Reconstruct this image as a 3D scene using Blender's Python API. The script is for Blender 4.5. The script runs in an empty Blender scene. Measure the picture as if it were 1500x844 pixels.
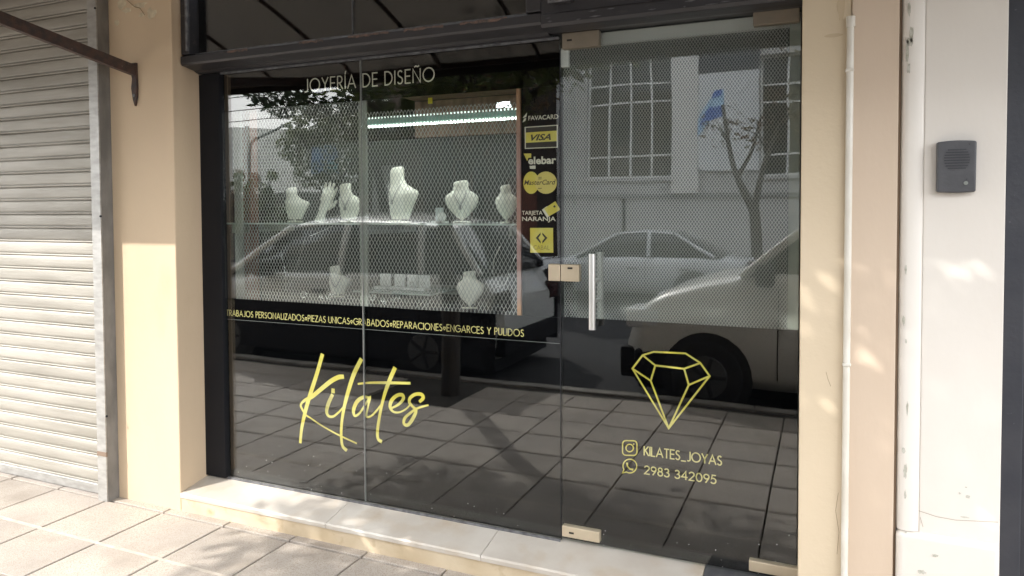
import bpy, bmesh, math, random
from mathutils import Vector, Matrix
random.seed(7)
S = bpy.context.scene
COL = S.collection
pi = math.pi

# ------------------------------------------------------------ camera, sky, sun, exposure
FW = Vector((-0.398228, 0.916714, -0.032409)); RT = Vector((0.917246, 0.398293, -0.004719)); UP = Vector((-0.008582, 0.031606, 0.999464))
CAM = Vector((0.0, -2.907, 1.52)); F_PX = 1055.0; CX, CY = 750.0, 341.574
cd = bpy.data.cameras.new('camera'); co = bpy.data.objects.new('camera', cd); COL.objects.link(co)
M = Matrix((RT, UP, -FW)).transposed().to_4x4(); M.translation = CAM
co.matrix_world = M
cd.sensor_width = 36; cd.lens = F_PX / 1500 * 36; cd.shift_y = -(422 - CY) / 1500
cd.clip_start = 0.05; cd.clip_end = 2000
S.camera = co

SUN_EL = math.radians(37); sd = Vector((-0.677, -0.736, 0)).normalized()          # horizontal direction towards the sun
W = bpy.data.worlds.new('World'); S.world = W; W.use_nodes = True
nt = W.node_tree; nt.nodes.clear()
sky = nt.nodes.new('ShaderNodeTexSky'); sky.sky_type = 'NISHITA'; sky.sun_disc = False
sky.sun_elevation = SUN_EL; sky.sun_rotation = math.atan2(sd.x, sd.y)
sky.dust_density = 4.0; sky.air_density = 1.0; sky.altitude = 50
bg = nt.nodes.new('ShaderNodeBackground'); bg.inputs[1].default_value = 0.15
# thin bright cloud veil over the whole sky
tc = nt.nodes.new('ShaderNodeTexCoord'); nz = nt.nodes.new('ShaderNodeTexNoise'); nz.inputs['Scale'].default_value = 2.2; nz.inputs['Detail'].default_value = 6
rp = nt.nodes.new('ShaderNodeMapRange'); rp.inputs[1].default_value = 0.35; rp.inputs[2].default_value = 0.65; rp.inputs[3].default_value = 0.42; rp.inputs[4].default_value = 0.85
mx = nt.nodes.new('ShaderNodeMix'); mx.data_type = 'RGBA'; mx.inputs[7].default_value = (34, 35, 36.5, 1)
out = nt.nodes.new('ShaderNodeOutputWorld')
L = nt.links.new
L(tc.outputs['Generated'], nz.inputs['Vector']); L(nz.outputs[0], rp.inputs[0]); L(rp.outputs[0], mx.inputs[0])
L(sky.outputs[0], mx.inputs[6]); L(mx.outputs[2], bg.inputs[0]); L(bg.outputs[0], out.inputs[0])

sl = bpy.data.lights.new('sun', 'SUN'); sl.energy = 4.6; sl.angle = math.radians(0.53); sl.color = (1, 0.97, 0.92)
so = bpy.data.objects.new('sun', sl); COL.objects.link(so)
tow = Vector((sd.x * math.cos(SUN_EL), sd.y * math.cos(SUN_EL), math.sin(SUN_EL)))
so.rotation_euler = tow.to_track_quat('Z', 'Y').to_euler(); so.location = tow * 60
S.view_settings.view_transform = 'Standard'; S.view_settings.look = 'None'; S.view_settings.gamma = 1
S.view_settings.use_curve_mapping = False; S.view_settings.exposure = 0.5
S.cycles.max_bounces = 10; S.cycles.transparent_max_bounces = 24; S.cycles.glossy_bounces = 4
S.cycles.caustics_reflective = False; S.cycles.caustics_refractive = False

def P(px, py, y=0.0):
    """point of the wall-parallel plane at depth y that the photograph shows at pixel (px, py): gives (x, z)"""
    d = FW + RT * ((px - CX) / F_PX) + UP * ((CY - py) / F_PX)
    t = (y - CAM.y) / d.y
    return CAM.x + d.x * t, CAM.z + d.z * t

# ------------------------------------------------------------ materials
def mat(name, col, rough=0.6, col2=None, scale=8, bump=0.0, bscale=None, metal=0.0, spec=0.5, detail=5, lo=0.35, hi=0.65,
        rnd=0.0, stretch=(1, 1, 1), dirt=None, dscale=1.5, dlo=0.5, dhi=0.7, coat=0.0, trans=None, emit=None, es=0, fleck=None, fscale=300):
    m = bpy.data.materials.new(name); m.use_nodes = True
    n = m.node_tree; b = n.nodes['Principled BSDF']; l = n.links.new
    b.inputs['Base Color'].default_value = (*col, 1); b.inputs['Roughness'].default_value = rough
    b.inputs['Metallic'].default_value = metal; b.inputs['Specular IOR Level'].default_value = spec
    b.inputs['Coat Weight'].default_value = coat
    g = n.nodes.new('ShaderNodeNewGeometry'); mp = n.nodes.new('ShaderNodeMapping'); mp.inputs['Scale'].default_value = stretch
    l(g.outputs['Position'], mp.inputs[0])
    def noise(s, d=5):
        t = n.nodes.new('ShaderNodeTexNoise'); t.inputs['Scale'].default_value = s; t.inputs['Detail'].default_value = d
        l(mp.outputs[0], t.inputs['Vector']); return t
    def rng(src, a, c, o0=0, o1=1):
        r = n.nodes.new('ShaderNodeMapRange'); r.inputs[1].default_value = a; r.inputs[2].default_value = c
        r.inputs[3].default_value = o0; r.inputs[4].default_value = o1; l(src, r.inputs[0]); return r.outputs[0]
    def mixc(fac, A, Bc, mode='MIX'):
        x = n.nodes.new('ShaderNodeMix'); x.data_type = 'RGBA'; x.blend_type = mode
        if isinstance(fac, float): x.inputs[0].default_value = fac
        else: l(fac, x.inputs[0])
        for k, v in ((6, A), (7, Bc)):
            if isinstance(v, tuple): x.inputs[k].default_value = (*v[:3], 1)
            else: l(v, x.inputs[k])
        return x.outputs[2]
    c = tuple(col)
    if col2: c = mixc(rng(noise(scale, detail).outputs[0], lo, hi), tuple(col), tuple(col2))
    if fleck: c = mixc(rng(noise(fscale, 2).outputs[0], 0.52, 0.6), c, tuple(fleck))
    if dirt: c = mixc(rng(noise(dscale, 8).outputs[0], dlo, dhi), c, tuple(dirt))
    if rnd:
        oi = n.nodes.new('ShaderNodeObjectInfo'); v = rng(oi.outputs['Random'], 0, 1, 1 - rnd, 1 + rnd * 0.6)
        cb = n.nodes.new('ShaderNodeCombineXYZ')
        for k in range(3): l(v, cb.inputs[k])
        c = mixc(1.0, c, cb.outputs[0], 'MULTIPLY')
    if not isinstance(c, tuple): l(c, b.inputs['Base Color'])
    if bump:
        bn = n.nodes.new('ShaderNodeBump'); bn.inputs['Strength'].default_value = bump; bn.inputs['Distance'].default_value = 0.004
        l(noise(bscale or scale * 6, 6).outputs[0], bn.inputs['Height']); l(bn.outputs[0], b.inputs['Normal'])
    if emit: b.inputs['Emission Color'].default_value = (*emit, 1); b.inputs['Emission Strength'].default_value = es
    if trans:
        tr = n.nodes.new('ShaderNodeBsdfTranslucent'); ms = n.nodes.new('ShaderNodeMixShader'); ms.inputs[0].default_value = trans
        if isinstance(c, tuple): tr.inputs[0].default_value = (*c, 1)
        else: l(c, tr.inputs[0])
        l(b.outputs[0], ms.inputs[1]); l(tr.outputs[0], ms.inputs[2]); l(ms.outputs[0], n.nodes['Material Output'].inputs[0])
    return m

def glass_mat(name, ior=1.6, tint=(0.96, 0.98, 0.97)):
    m = bpy.data.materials.new(name); m.use_nodes = True; n = m.node_tree; n.nodes.clear(); l = n.links.new
    o = n.nodes.new('ShaderNodeOutputMaterial'); ms = n.nodes.new('ShaderNodeMixShader'); fr = n.nodes.new('ShaderNodeFresnel')
    tr = n.nodes.new('ShaderNodeBsdfTransparent'); gl = n.nodes.new('ShaderNodeBsdfGlossy'); g = n.nodes.new('ShaderNodeNewGeometry')
    r = n.nodes.new('ShaderNodeMapRange'); r.inputs[3].default_value = ior; r.inputs[4].default_value = 1 / ior
    l(g.outputs['Backfacing'], r.inputs[0]); l(r.outputs[0], fr.inputs[0])
    tr.inputs[0].default_value = (*tint, 1); gl.inputs['Roughness'].default_value = 0.0; gl.inputs[0].default_value = (1, 1, 1, 1)
    l(fr.outputs[0], ms.inputs[0]); l(tr.outputs[0], ms.inputs[1]); l(gl.outputs[0], ms.inputs[2]); l(ms.outputs[0], o.inputs[0])
    # very slight unevenness of the pane
    nz = n.nodes.new('ShaderNodeTexNoise'); nz.inputs['Scale'].default_value = 1.6; nz.inputs['Detail'].default_value = 1
    bn = n.nodes.new('ShaderNodeBump'); bn.inputs['Strength'].default_value = 0.35; bn.inputs['Distance'].default_value = 0.003
    l(g.outputs['Position'], nz.inputs['Vector']); l(nz.outputs[0], bn.inputs['Height']); l(bn.outputs[0], gl.inputs['Normal'])
    return m

beige = mat('beige_paint', (0.62, 0.48, 0.33), 0.75, (0.53, 0.41, 0.28), 1.1, 0.25, 60, dirt=(0.42, 0.31, 0.2), dscale=2.3, dlo=0.62, dhi=0.85, stretch=(1, 1, 0.5))
beige2 = mat('beige_paint_pinker', (0.60, 0.485, 0.375), 0.75, (0.56, 0.44, 0.33), 1.3, 0.2, 60, stretch=(1, 1, 0.4))
flake = mat('bare_plaster', (0.66, 0.58, 0.42), 0.85, (0.5, 0.42, 0.3), 30, 0.4)
chip = mat('grey_plaster_chip', (0.36, 0.35, 0.28), 0.9, (0.52, 0.5, 0.44), 60, 0.5)
white = mat('white_wall_paint', (0.72, 0.68, 0.62), 0.6, (0.66, 0.61, 0.55), 1.4, 0.2, 40, dirt=(0.56, 0.5, 0.42), dscale=3, dlo=0.66, dhi=0.9, stretch=(1, 1, 0.5))
galv = mat('galvanised_steel', (0.44, 0.43, 0.41), 0.5, (0.33, 0.32, 0.30), 14, 0.15, 90, metal=0.55, stretch=(1, 1, 3))
slatm = mat('shutter_slat_steel', (0.40, 0.375, 0.33), 0.55, (0.30, 0.28, 0.24), 3.5, 0.3, 130, metal=0.35, stretch=(0.5, 1, 5), dirt=(0.33, 0.31, 0.28), dscale=9, dlo=0.6, dhi=0.85, rnd=0.07)
blackm = mat('matt_black_paint', (0.006, 0.0065, 0.009), 0.7, (0.009, 0.009, 0.011), 4, spec=0.25)
vinyl = mat('black_vinyl', (0.0015, 0.0016, 0.002), 0.9, spec=0.0)
beam_m = mat('worn_black_gloss_paint', (0.022, 0.022, 0.026), 0.42, (0.035, 0.033, 0.036), 5, 0.5, 25, dirt=(0.075, 0.065, 0.06), dscale=26, dlo=0.62, dhi=0.75, stretch=(0.25, 1, 1))
worn = mat('scuffed_bare_wood', (0.18, 0.11, 0.085), 0.8, (0.07, 0.06, 0.055), 60, 0.5)
edge_m = mat('scuffed_metal_edge', (0.16, 0.16, 0.165), 0.5, (0.07, 0.07, 0.075), 40, 0.3)
rust = mat('rusty_brown_iron', (0.035, 0.026, 0.024), 0.6, (0.075, 0.04, 0.03), 30, 0.6, dirt=(0.2, 0.17, 0.15), dscale=45, dlo=0.66, dhi=0.75)
tilem = mat('pavement_tile', (0.42, 0.37, 0.315), 0.7, (0.35, 0.31, 0.27), 3, 0.5, 260, fleck=(0.30, 0.25, 0.205), fscale=210, rnd=0.10, dirt=(0.25, 0.21, 0.17), dscale=4, dlo=0.53, dhi=0.82)
bed_m = mat('joint_dirt', (0.045, 0.038, 0.03), 0.95)
mortar = mat('pale_mortar', (0.50, 0.44, 0.37), 0.9, (0.40, 0.35, 0.29), 30)
marble = mat('pale_sill_stone', (0.56, 0.52, 0.46), 0.4, (0.47, 0.42, 0.36), 4, 0.15, 60, dirt=(0.44, 0.35, 0.25), dscale=6, dlo=0.55, dhi=0.8)
riserm = mat('cream_riser_stone', (0.58, 0.48, 0.34), 0.7, (0.47, 0.37, 0.24), 5, 0.4, 50, dirt=(0.4, 0.3, 0.18), dscale=14, dlo=0.6, dhi=0.75)
glass = glass_mat('shop_glass')
dglass = mat('dark_window_glass', (0.012, 0.014, 0.016), 0.04, spec=0.6)
gold = mat('gold_vinyl_lettering', (0.56, 0.46, 0.06), 0.5, (0.60, 0.52, 0.13), 12, lo=0.4, hi=0.6)
palegold = mat('pale_gold_lettering', (0.58, 0.5, 0.2), 0.5)
cream_l = mat('cream_lettering', (0.6, 0.56, 0.46), 0.5)
inkm = mat('dark_print', (0.02, 0.016, 0.01), 0.7)
champ = mat('champagne_metal', (0.56, 0.47, 0.34), 0.42, (0.50, 0.42, 0.30), 10, metal=0.35)
steel = mat('brushed_steel', (0.72, 0.71, 0.69), 0.28, metal=0.9)
meshm = mat('expanded_metal_mesh', (0.38, 0.39, 0.37), 0.5)
greyst = mat('grey_green_steel', (0.20, 0.22, 0.20), 0.6, (0.26, 0.27, 0.24), 6)
woodr = mat('red_brown_wood', (0.18, 0.06, 0.035), 0.5, (0.10, 0.035, 0.022), 14, 0.2, stretch=(4, 4, 0.5))
pinkw = mat('pinkish_wood', (0.5, 0.3, 0.28), 0.55, (0.42, 0.22, 0.12), 3)
leather = mat('ivory_leatherette', (0.84, 0.83, 0.74), 0.5, (0.78, 0.77, 0.68), 20, 0.15)
whitep = mat('white_plastic', (0.7, 0.7, 0.68), 0.4)
greyp = mat('grey_plastic', (0.055, 0.055, 0.06), 0.45, (0.075, 0.075, 0.08), 12, 0.2, 90)
darkp = mat('dark_grille', (0.03, 0.03, 0.035), 0.6)
pvc = mat('white_pvc', (0.70, 0.67, 0.60), 0.4, (0.60, 0.56, 0.48), 6)
led = mat('lit_led', (0.9, 1, 0.95), 0.4, emit=(0.85, 1.0, 0.93), es=1.0)
ledw = mat('lit_led_cold', (0.9, 1, 1), 0.4, emit=(0.9, 0.97, 1.0), es=4)
ledh = mat('led_housing', (0.22, 0.38, 0.33), 0.4)
roomw = mat('room_wall', (0.12, 0.13, 0.125), 0.8, (0.08, 0.09, 0.09), 2)
roomd = mat('display_back_panel', (0.035, 0.04, 0.038), 0.7, (0.02, 0.024, 0.023), 2.4)
clearsh = mat('acrylic_shelf', (0.45, 0.52, 0.48), 0.15)
silver = mat('silver_jewellery', (0.85, 0.85, 0.83), 0.15, metal=1.0)
velvet = mat('dark_velvet', (0.03, 0.035, 0.045), 0.9)
canvas = mat('brown_grey_canvas', (0.15, 0.13, 0.11), 0.9, (0.13, 0.115, 0.10), 1.2, 0.2, 200, trans=0.4)
navy = mat('navy_door_paint', (0.022, 0.024, 0.032), 0.45, (0.034, 0.035, 0.042), 7, 0.25, 60, dirt=(0.1, 0.1, 0.11), dscale=60, dlo=0.7, dhi=0.78)
asphalt = mat('asphalt', (0.032, 0.032, 0.034), 0.9, (0.042, 0.041, 0.041), 5, 0.6, 160)
concrete = mat('kerb_concrete', (0.30, 0.28, 0.25), 0.85, (0.22, 0.2, 0.18), 5, 0.4)
soil = mat('tree_pit_soil', (0.035, 0.028, 0.02), 0.95, (0.06, 0.05, 0.035), 20, 0.8)
bark = mat('tree_bark', (0.035, 0.028, 0.023), 0.9, (0.065, 0.053, 0.042), 18, 0.9, 50, stretch=(1, 1, 0.3))
leafg = mat('green_leaf', (0.075, 0.11, 0.035), 0.5, (0.12, 0.13, 0.045), 3, trans=0.5)
leafr = mat('reddish_brown_leaf', (0.14, 0.06, 0.03), 0.6, (0.09, 0.085, 0.03), 1.5, trans=0.35)
leafd = mat('dark_green_leaf', (0.03, 0.05, 0.02), 0.5, (0.05, 0.06, 0.022), 1.2, trans=0.2)
tyrem = mat('tyre_rubber', (0.018, 0.018, 0.018), 0.8)
rimm = mat('wheel_rim', (0.10, 0.10, 0.105), 0.5, metal=0.5)
plaster = mat('pale_plaster', (0.48, 0.475, 0.47), 0.85, (0.41, 0.405, 0.40), 0.8, 0.2, dirt=(0.42, 0.4, 0.38), dscale=0.9, dlo=0.55, dhi=0.85, stretch=(1, 1, 0.5))
brownp = mat('brown_plaster', (0.15, 0.11, 0.085), 0.85, (0.11, 0.085, 0.065), 1, 0.3)
palewall = mat('weathered_pale_wall', (0.90, 0.89, 0.82), 0.85, (0.74, 0.73, 0.66), 0.5, 0.2, stretch=(1, 1, 0.25), dirt=(0.42, 0.41, 0.37), dscale=1.3, dlo=0.6, dhi=0.8)
framew = mat('white_window_bar', (0.7, 0.7, 0.68), 0.5)
headl = mat('headlight_glass', (0.75, 0.77, 0.8), 0.08, coat=1.0)
redl = mat('tail_light', (0.03, 0.006, 0.006), 0.25)

# ------------------------------------------------------------ mesh helpers
def tag(o, label=None, cat=None, group=None, kind=None):
    if label: o['label'] = label
    if cat: o['category'] = cat
    if group: o['group'] = group
    if kind: o['kind'] = kind
    return o
def empty(name, loc, label=None, cat=None, group=None, kind=None):
    o = bpy.data.objects.new(name, None); COL.objects.link(o); o.location = loc; o.empty_display_size = 0.1
    return tag(o, label, cat, group, kind)
class MB:
    def __init__(s): s.v = []; s.f = []; s.sm = []
    def add(s, v, f, smooth=False):
        k = len(s.v); s.v += [tuple(p) for p in v]; s.f += [tuple(i + k for i in q) for q in f]; s.sm += [smooth] * len(f); return s
    def box(s, a, b):
        x0, x1 = sorted((a[0], b[0])); y0, y1 = sorted((a[1], b[1])); z0, z1 = sorted((a[2], b[2]))
        v = [(x0, y0, z0), (x1, y0, z0), (x1, y1, z0), (x0, y1, z0), (x0, y0, z1), (x1, y0, z1), (x1, y1, z1), (x0, y1, z1)]
        return s.add(v, [(0, 3, 2, 1), (4, 5, 6, 7), (0, 1, 5, 4), (1, 2, 6, 5), (2, 3, 7, 6), (3, 0, 4, 7)])
    def prism(s, poly, y0, y1):      # polygon in xz, extruded in y
        n = len(poly); v = [(p[0], y0, p[1]) for p in poly] + [(p[0], y1, p[1]) for p in poly]
        f = [tuple(range(n)), tuple(range(2 * n - 1, n - 1, -1))] + [((i + 1) % n, i, n + i, n + (i + 1) % n) for i in range(n)]
        return s.add(v, f)
    def extr_x(s, prof, x0, x1, closed=True, smooth=False):      # profile in (y,z)
        n = len(prof); v = [(x0, p[0], p[1]) for p in prof] + [(x1, p[0], p[1]) for p in prof]
        m = n if closed else n - 1
        f = [(i, (i + 1) % n, n + (i + 1) % n, n + i) for i in range(m)]
        if closed: f += [tuple(range(n - 1, -1, -1)), tuple(range(n, 2 * n))]
        return s.add(v, f, smooth)
    def tube(s, pts, rad, seg=8, cap=True, smooth=True):
        pts = [Vector(p) for p in pts]; n = len(pts); rad = rad if isinstance(rad, (list, tuple)) else [rad] * n
        v = []; ref = None
        for i, p in enumerate(pts):
            t = (pts[min(i + 1, n - 1)] - pts[max(i - 1, 0)]).normalized()
            if ref is None: ref = t.orthogonal().normalized()
            ref = (ref - t * ref.dot(t)); ref = ref.normalized() if ref.length > 1e-6 else t.orthogonal().normalized()
            w = t.cross(ref)
            v += [p + (ref * math.cos(2 * pi * k / seg) + w * math.sin(2 * pi * k / seg)) * rad[i] for k in range(seg)]
        f = [(i * seg + k, i * seg + (k + 1) % seg, (i + 1) * seg + (k + 1) % seg, (i + 1) * seg + k) for i in range(n - 1) for k in range(seg)]
        s.add(v, f, smooth)
        if cap: s.add(v[:seg], [tuple(range(seg - 1, -1, -1))]); s.add(v[-seg:], [tuple(range(seg))])
        return s
    def rings(s, rings, smooth=True, cap=True):      # list of equal-length point loops
        n = len(rings[0]); v = [p for r in rings for p in r]
        f = [(i * n + k, i * n + (k + 1) % n, (i + 1) * n + (k + 1) % n, (i + 1) * n + k) for i in range(len(rings) - 1) for k in range(n)]
        s.add(v, f, smooth)
        if cap: s.add(rings[0], [tuple(range(n - 1, -1, -1))]); s.add(rings[-1], [tuple(range(n))])
        return s
    def build(s, name, m, parent=None, loc=None, bevel=0.0, seg=2, fix=True):
        me = bpy.data.meshes.new(name); me.from_pydata(s.v, [], s.f); me.materials.append(m)
        me.polygons.foreach_set('use_smooth', s.sm)
        if fix:
            b = bmesh.new(); b.from_mesh(me); bmesh.ops.recalc_face_normals(b, faces=b.faces); b.to_mesh(me); b.free()
        o = bpy.data.objects.new(name, me); COL.objects.link(o)
        if parent: o.parent = parent
        if loc: o.location = loc
        if bevel:
            bv = o.modifiers.new('bevel', 'BEVEL'); bv.width = bevel; bv.segments = seg; bv.limit_method = 'ANGLE'
        return o
    def local(s, org):
        s.v = [(p[0] - org[0], p[1] - org[1], p[2] - org[2]) for p in s.v]; return s
def box(name, a, b, m, parent=None, bevel=0.0, **k):
    """a box; its origin is put at its lower centre when it is top-level"""
    org = ((a[0] + b[0]) / 2, (a[1] + b[1]) / 2, min(a[2], b[2]))
    if parent is not None: pl = parent.matrix_basis.translation if parent.parent is None else parent.matrix_basis.translation + parent.parent.matrix_basis.translation
    else: pl = Vector((0, 0, 0))
    return MB().box(a, b).local(org).build(name, m, parent, tuple(Vector(org) - pl), bevel, **k)
def copy_tree(o, parent=None):
    c = o.copy(); COL.objects.link(c)
    if parent: c.parent = parent
    for ch in list(o.children): copy_tree(ch, c)
    return c
# children of things whose Empty is not at the origin are written in world numbers and shifted with .local(thing location)

# ================================================================= STRUCTURE
GZ = -0.045; ROAD = -0.19; KERB = -2.97; WALLY = -0.19
gnd = box('ground', (-150, -150, -0.6), (150, 60, -0.24), asphalt); tag(gnd, kind='structure')
road = MB().box((-60, -11.35, -0.3), (40, KERB - 0.12, ROAD)).build('road', asphalt); tag(road, kind='structure')
pave = empty('pavement', (0, 0, 0), kind='structure')
MB().box((-14, KERB, -0.3), (6, 0.6, GZ - 0.024)).build('joint_bed', bed_m, pave)
TX, TY = 0.4115, 0.367
tme = None
NX0, NX1 = -19, 9
x_ref, y_ref = -3.556, -0.612
pit = (-3.4, -2.95, -2.55, -2.2)      # x0,y0,x1,y1 tree pit
for j in range(-7, 2):
    for i in range(NX0, NX1):
        xc, yc = x_ref + (i + 5.5) * TX, y_ref + (j + 0.5) * TY
        if yc - TY / 2 < KERB + 0.0: continue
        if pit[0] < xc < pit[2] and pit[1] < yc < pit[3]: continue
        if tme is None:
            b = MB().box((-TX / 2 + 0.0048, -TY / 2 + 0.0078, -0.03), (TX / 2 - 0.0048, TY / 2 - 0.0078, 0))
            o = b.build('tile', tilem, pave, (xc, yc, GZ)); tme = o.data
            bm = bmesh.new(); bm.from_mesh(tme)
            bmesh.ops.bevel(bm, geom=[e for e in bm.edges if all(v.co.z > -0.001 for v in e.verts)], offset=0.0025, segments=1, affect='EDGES'); bm.to_mesh(tme); bm.free()
        else:
            o = bpy.data.objects.new('tile', tme); COL.objects.link(o); o.parent = pave
            o.location = (xc, yc, GZ + random.uniform(-0.0012, 0.0012))
        o.rotation_euler = (random.uniform(-.002, .002), random.uniform(-.002, .002), 0)
MB().box((-9, y_ref - 0.0085, GZ - 0.02), (3, y_ref + 0.0085, GZ + 0.0006)).build('mortar_joint', mortar, pave)
for k in range(22):
    o = box('kerb_stone', (-14 + k * 0.9 + 0.004, KERB - 0.12, -0.3), (-14 + (k + 1) * 0.9 - 0.004, KERB - 0.004, GZ), concrete, pave, 0.01)
pitb = box('tree_pit', (pit[0] + .01, pit[1] + .02, -0.2), (pit[2] - .01, pit[3], GZ - 0.03), soil, pave)
# far side of the street
fp = empty('far_pavement', (0, 0, 0), kind='structure')
MB().box((-60, -14.0, -0.3), (40, -11.5, GZ)).build('slab', concrete, fp)
MB().box((-60, -11.5, -0.3), (40, -11.352, GZ + 0.003)).build('kerb', concrete, fp, bevel=0.01)

# ================================================================= SHOP FRONT
# left pier
pl = empty('wall_pier', (-3.3, -0.1, GZ), 'beige painted pier between the roller shutter and the shop window, paint peeling near its top', 'wall pier')
def loc(mb, t): return mb.local(t.matrix_basis.translation)
loc(MB().box((-3.60, WALLY, -0.2), (-3.075, 0.5, 3.3)), pl).build('plastered_body', beige, pl, bevel=0.006)
def blob(cx, cz, rx, rz, y, n=14, seed=0, amp=0.35):
    r = random.Random(seed); pts = []
    for k in range(n):
        a = 2 * pi * k / n; q = 1 + r.uniform(-amp, amp)
        pts.append((cx + rx * q * math.cos(a), cz + rz * q * math.sin(a)))
    return MB().prism(pts, y, y + 0.004)
for i, (px, py, rx, rz) in enumerate([(178, 6, .03, .025), (205, 8, .05, .014), (222, 20, .03, .028), (186, 15, .035, .012), (172, 33, .018, .018), (208, 22, .02, .01)]):
    X, Z = P(px, py, WALLY); loc(blob(X, Z, rx, rz, WALLY - 0.0015, 14, i), pl).build('peeled_patch', flake, pl)
# right pier
pr = empty('wall_pier', (0.07, -0.1, GZ), 'beige painted pier right of the glass door with a white pipe down its middle', 'wall pier')
loc(MB().box((-0.078, WALLY, -0.2), (0.078, 0.5, 3.3)), pr).build('plastered_body', mat('beige_paint_lighter', (0.63, 0.52, 0.375), 0.75, (0.57, 0.47, 0.33), 1.1, 0.25, 60), pr, bevel=0.004)
loc(MB().box((0.079, WALLY - 0.008, -0.2), (0.221, 0.5, 3.3)), pr).build('rendered_strip', beige2, pr, bevel=0.004)
for i, (px, py, rx, rz) in enumerate([(1232, 8, .012, .05), (1222, 52, .03, .006)]):
    X, Z = P(px, py, WALLY); loc(blob(X, Z, rx, rz, WALLY - 0.0022, 16, 40 + i, .18), pr).build('repair_patch', mat('repair_patch_%d' % i, (0.50, 0.40, 0.27), 0.85), pr)
def crack(par, m, pts, y, w): 
    mb = MB(); ribbon(mb, [P(*p, y) for p in pts], w, y); loc(mb, par).build('hairline_crack', m, par, fix=False)
crackm = mat('crack_shadow', (.26, .19, .12), .9)
# pipe
pp = empty('drain_pipe', (0.072, WALLY - 0.014, GZ), 'thin white plastic pipe fixed upright on the beige pier right of the door', 'pipe')
loc(MB().tube([(0.072, WALLY - 0.014, GZ), (0.0725, WALLY - 0.0135, 1.1), (0.074, WALLY - 0.014, 2.14)], 0.0115, 14), pp).build('pipe_run', pvc, pp)
loc(MB().tube([(0.074, WALLY - 0.014, 2.13), (0.074, WALLY - 0.014, 2.165)], 0.0145, 14), pp).build('end_socket', pvc, pp)
for z in (1.98, 0.98):
    loc(MB().box((0.059, WALLY - 0.028, z), (0.086, WALLY - 0.001, z + 0.010)), pp).build('pipe_clip', pvc, pp, bevel=0.003)
# neighbour's white wall
ww = empty('white_wall', (0.38, -0.1, GZ), 'white plastered wall of the neighbouring house with chipped paint and a low plinth', 'wall')
prof = [(0.229, 0.5), (0.229, WALLY + 0.03)] + [(0.252 - 0.023 * math.cos(q), WALLY + 0.014 - 0.028 * math.sin(q)) for q in [pi / 2 * k / 7 for k in range(0, 8)]] + [(0.264, WALLY - 0.0135), (0.276, WALLY - 0.0115), (0.288, WALLY - 0.006), (0.2962, WALLY - .0005), (0.2962, 0.5)]
v0 = [(p[0], p[1], 0.44) for p in prof]; v1 = [(p[0], p[1], 3.3) for p in prof]
loc(MB().rings([v0, v1]), ww).build('corner_roll', white, ww)
loc(MB().box((0.297, WALLY, -0.2), (0.525, 0.5, 3.3)), ww).build('wall_face', white, ww, bevel=0.003)
loc(MB().box((0.2295, WALLY - 0.022, -0.2), (0.524, 0.45, 0.438)), ww).build('plinth', white, ww, bevel=0.018, seg=4)
loc(MB().box((0.2215, WALLY + .003, -0.2), (0.2285, 0.5, 3.3)), ww).build('dark_joint', mat('joint_shadow_brown', (0.16, 0.11, 0.07), 0.9), ww)
for i, (px, py, rx, rz) in enumerate([(1330, 14, .004, .03), (1333, 50, .006, .03), (1327, 75, .004, .05), (1329, 100, .005, .02), (1331, 62, .009, .016), (1325, 395, .003, .02),
        (1322, 470, .004, .02), (1327, 600, .003, .03), (1324, 690, .005, .03), (1322, 660, .005, .012), (1324, 725, .003, .02), (1325, 500, .003, .008),
        (1418, 728, .006, .006), (1415, 714, .003, .002), (1406, 723, .003, .004), (1414, 758, .012, .003), (1370, 814, .008, .006), (1350, 838, .012, .008), (1325, 780, .003, .003)]):
    yy = WALLY - 0.0008 if px > 1345 else WALLY - 0.0148
    if py > 765: yy = WALLY - 0.0235
    X, Z = P(px, py, yy); X = X + .004 if px < 1345 else X; loc(blob(X, Z, rx, rz * .8, yy, 16, 60 + i, 0.3), ww).build('paint_chip', chip, ww)
# intercom
ic = empty('intercom', (0.389, WALLY - 0.01, 1.56), 'grey plastic door intercom with a slatted speaker on the white wall', 'intercom')
x0, z1 = P(1372, 208, WALLY - 0.015); x1, z0 = P(1429, 281, WALLY - 0.015)
xc = (x0 + x1) / 2; hw = (x1 - x0) / 2
pts = []
for k in range(9): a = -1 + 2 * k / 8; pts.append((xc + hw * a, z1 - 0.004 * a * a + 0.002))
for k in range(9): a = 1 - 2 * k / 8; pts.append((xc + hw * a * 0.98, z0 + 0.003 * a * a - 0.003))
loc(MB().prism(pts, WALLY - 0.028, WALLY - 0.001), ic).build('housing', greyp, ic, bevel=0.005, seg=3)
for k in range(8):
    z = z1 - 0.030 - k * 0.0085; w = 0.036 * math.sqrt(max(0.1, 1 - ((k - 3.5) / 5.0) ** 2))
    loc(MB().box((xc - w, WALLY - 0.0305, z), (xc + w, WALLY - 0.027, z + 0.0035)), ic).build('speaker_slot', darkp, ic)
loc(MB().tube([(xc + 0.026, WALLY - 0.031, z0 + 0.028), (xc + 0.026, WALLY - 0.027, z0 + 0.028)], 0.006, 14), ic).build('call_button', greyst, ic)
loc(MB().tube([(xc + 0.028, WALLY - 0.029, z0 + 0.04), (xc + 0.028, WALLY - 0.027, z0 + 0.04)], 0.0025, 8), ic).build('indicator', darkp, ic)
loc(MB().tube([(xc + 0.034, WALLY - 0.030, z1 - 0.012), (xc + 0.034, WALLY - 0.0275, z1 - 0.012)], 0.0018, 8), ic).build('screw', darkp, ic)
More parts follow.
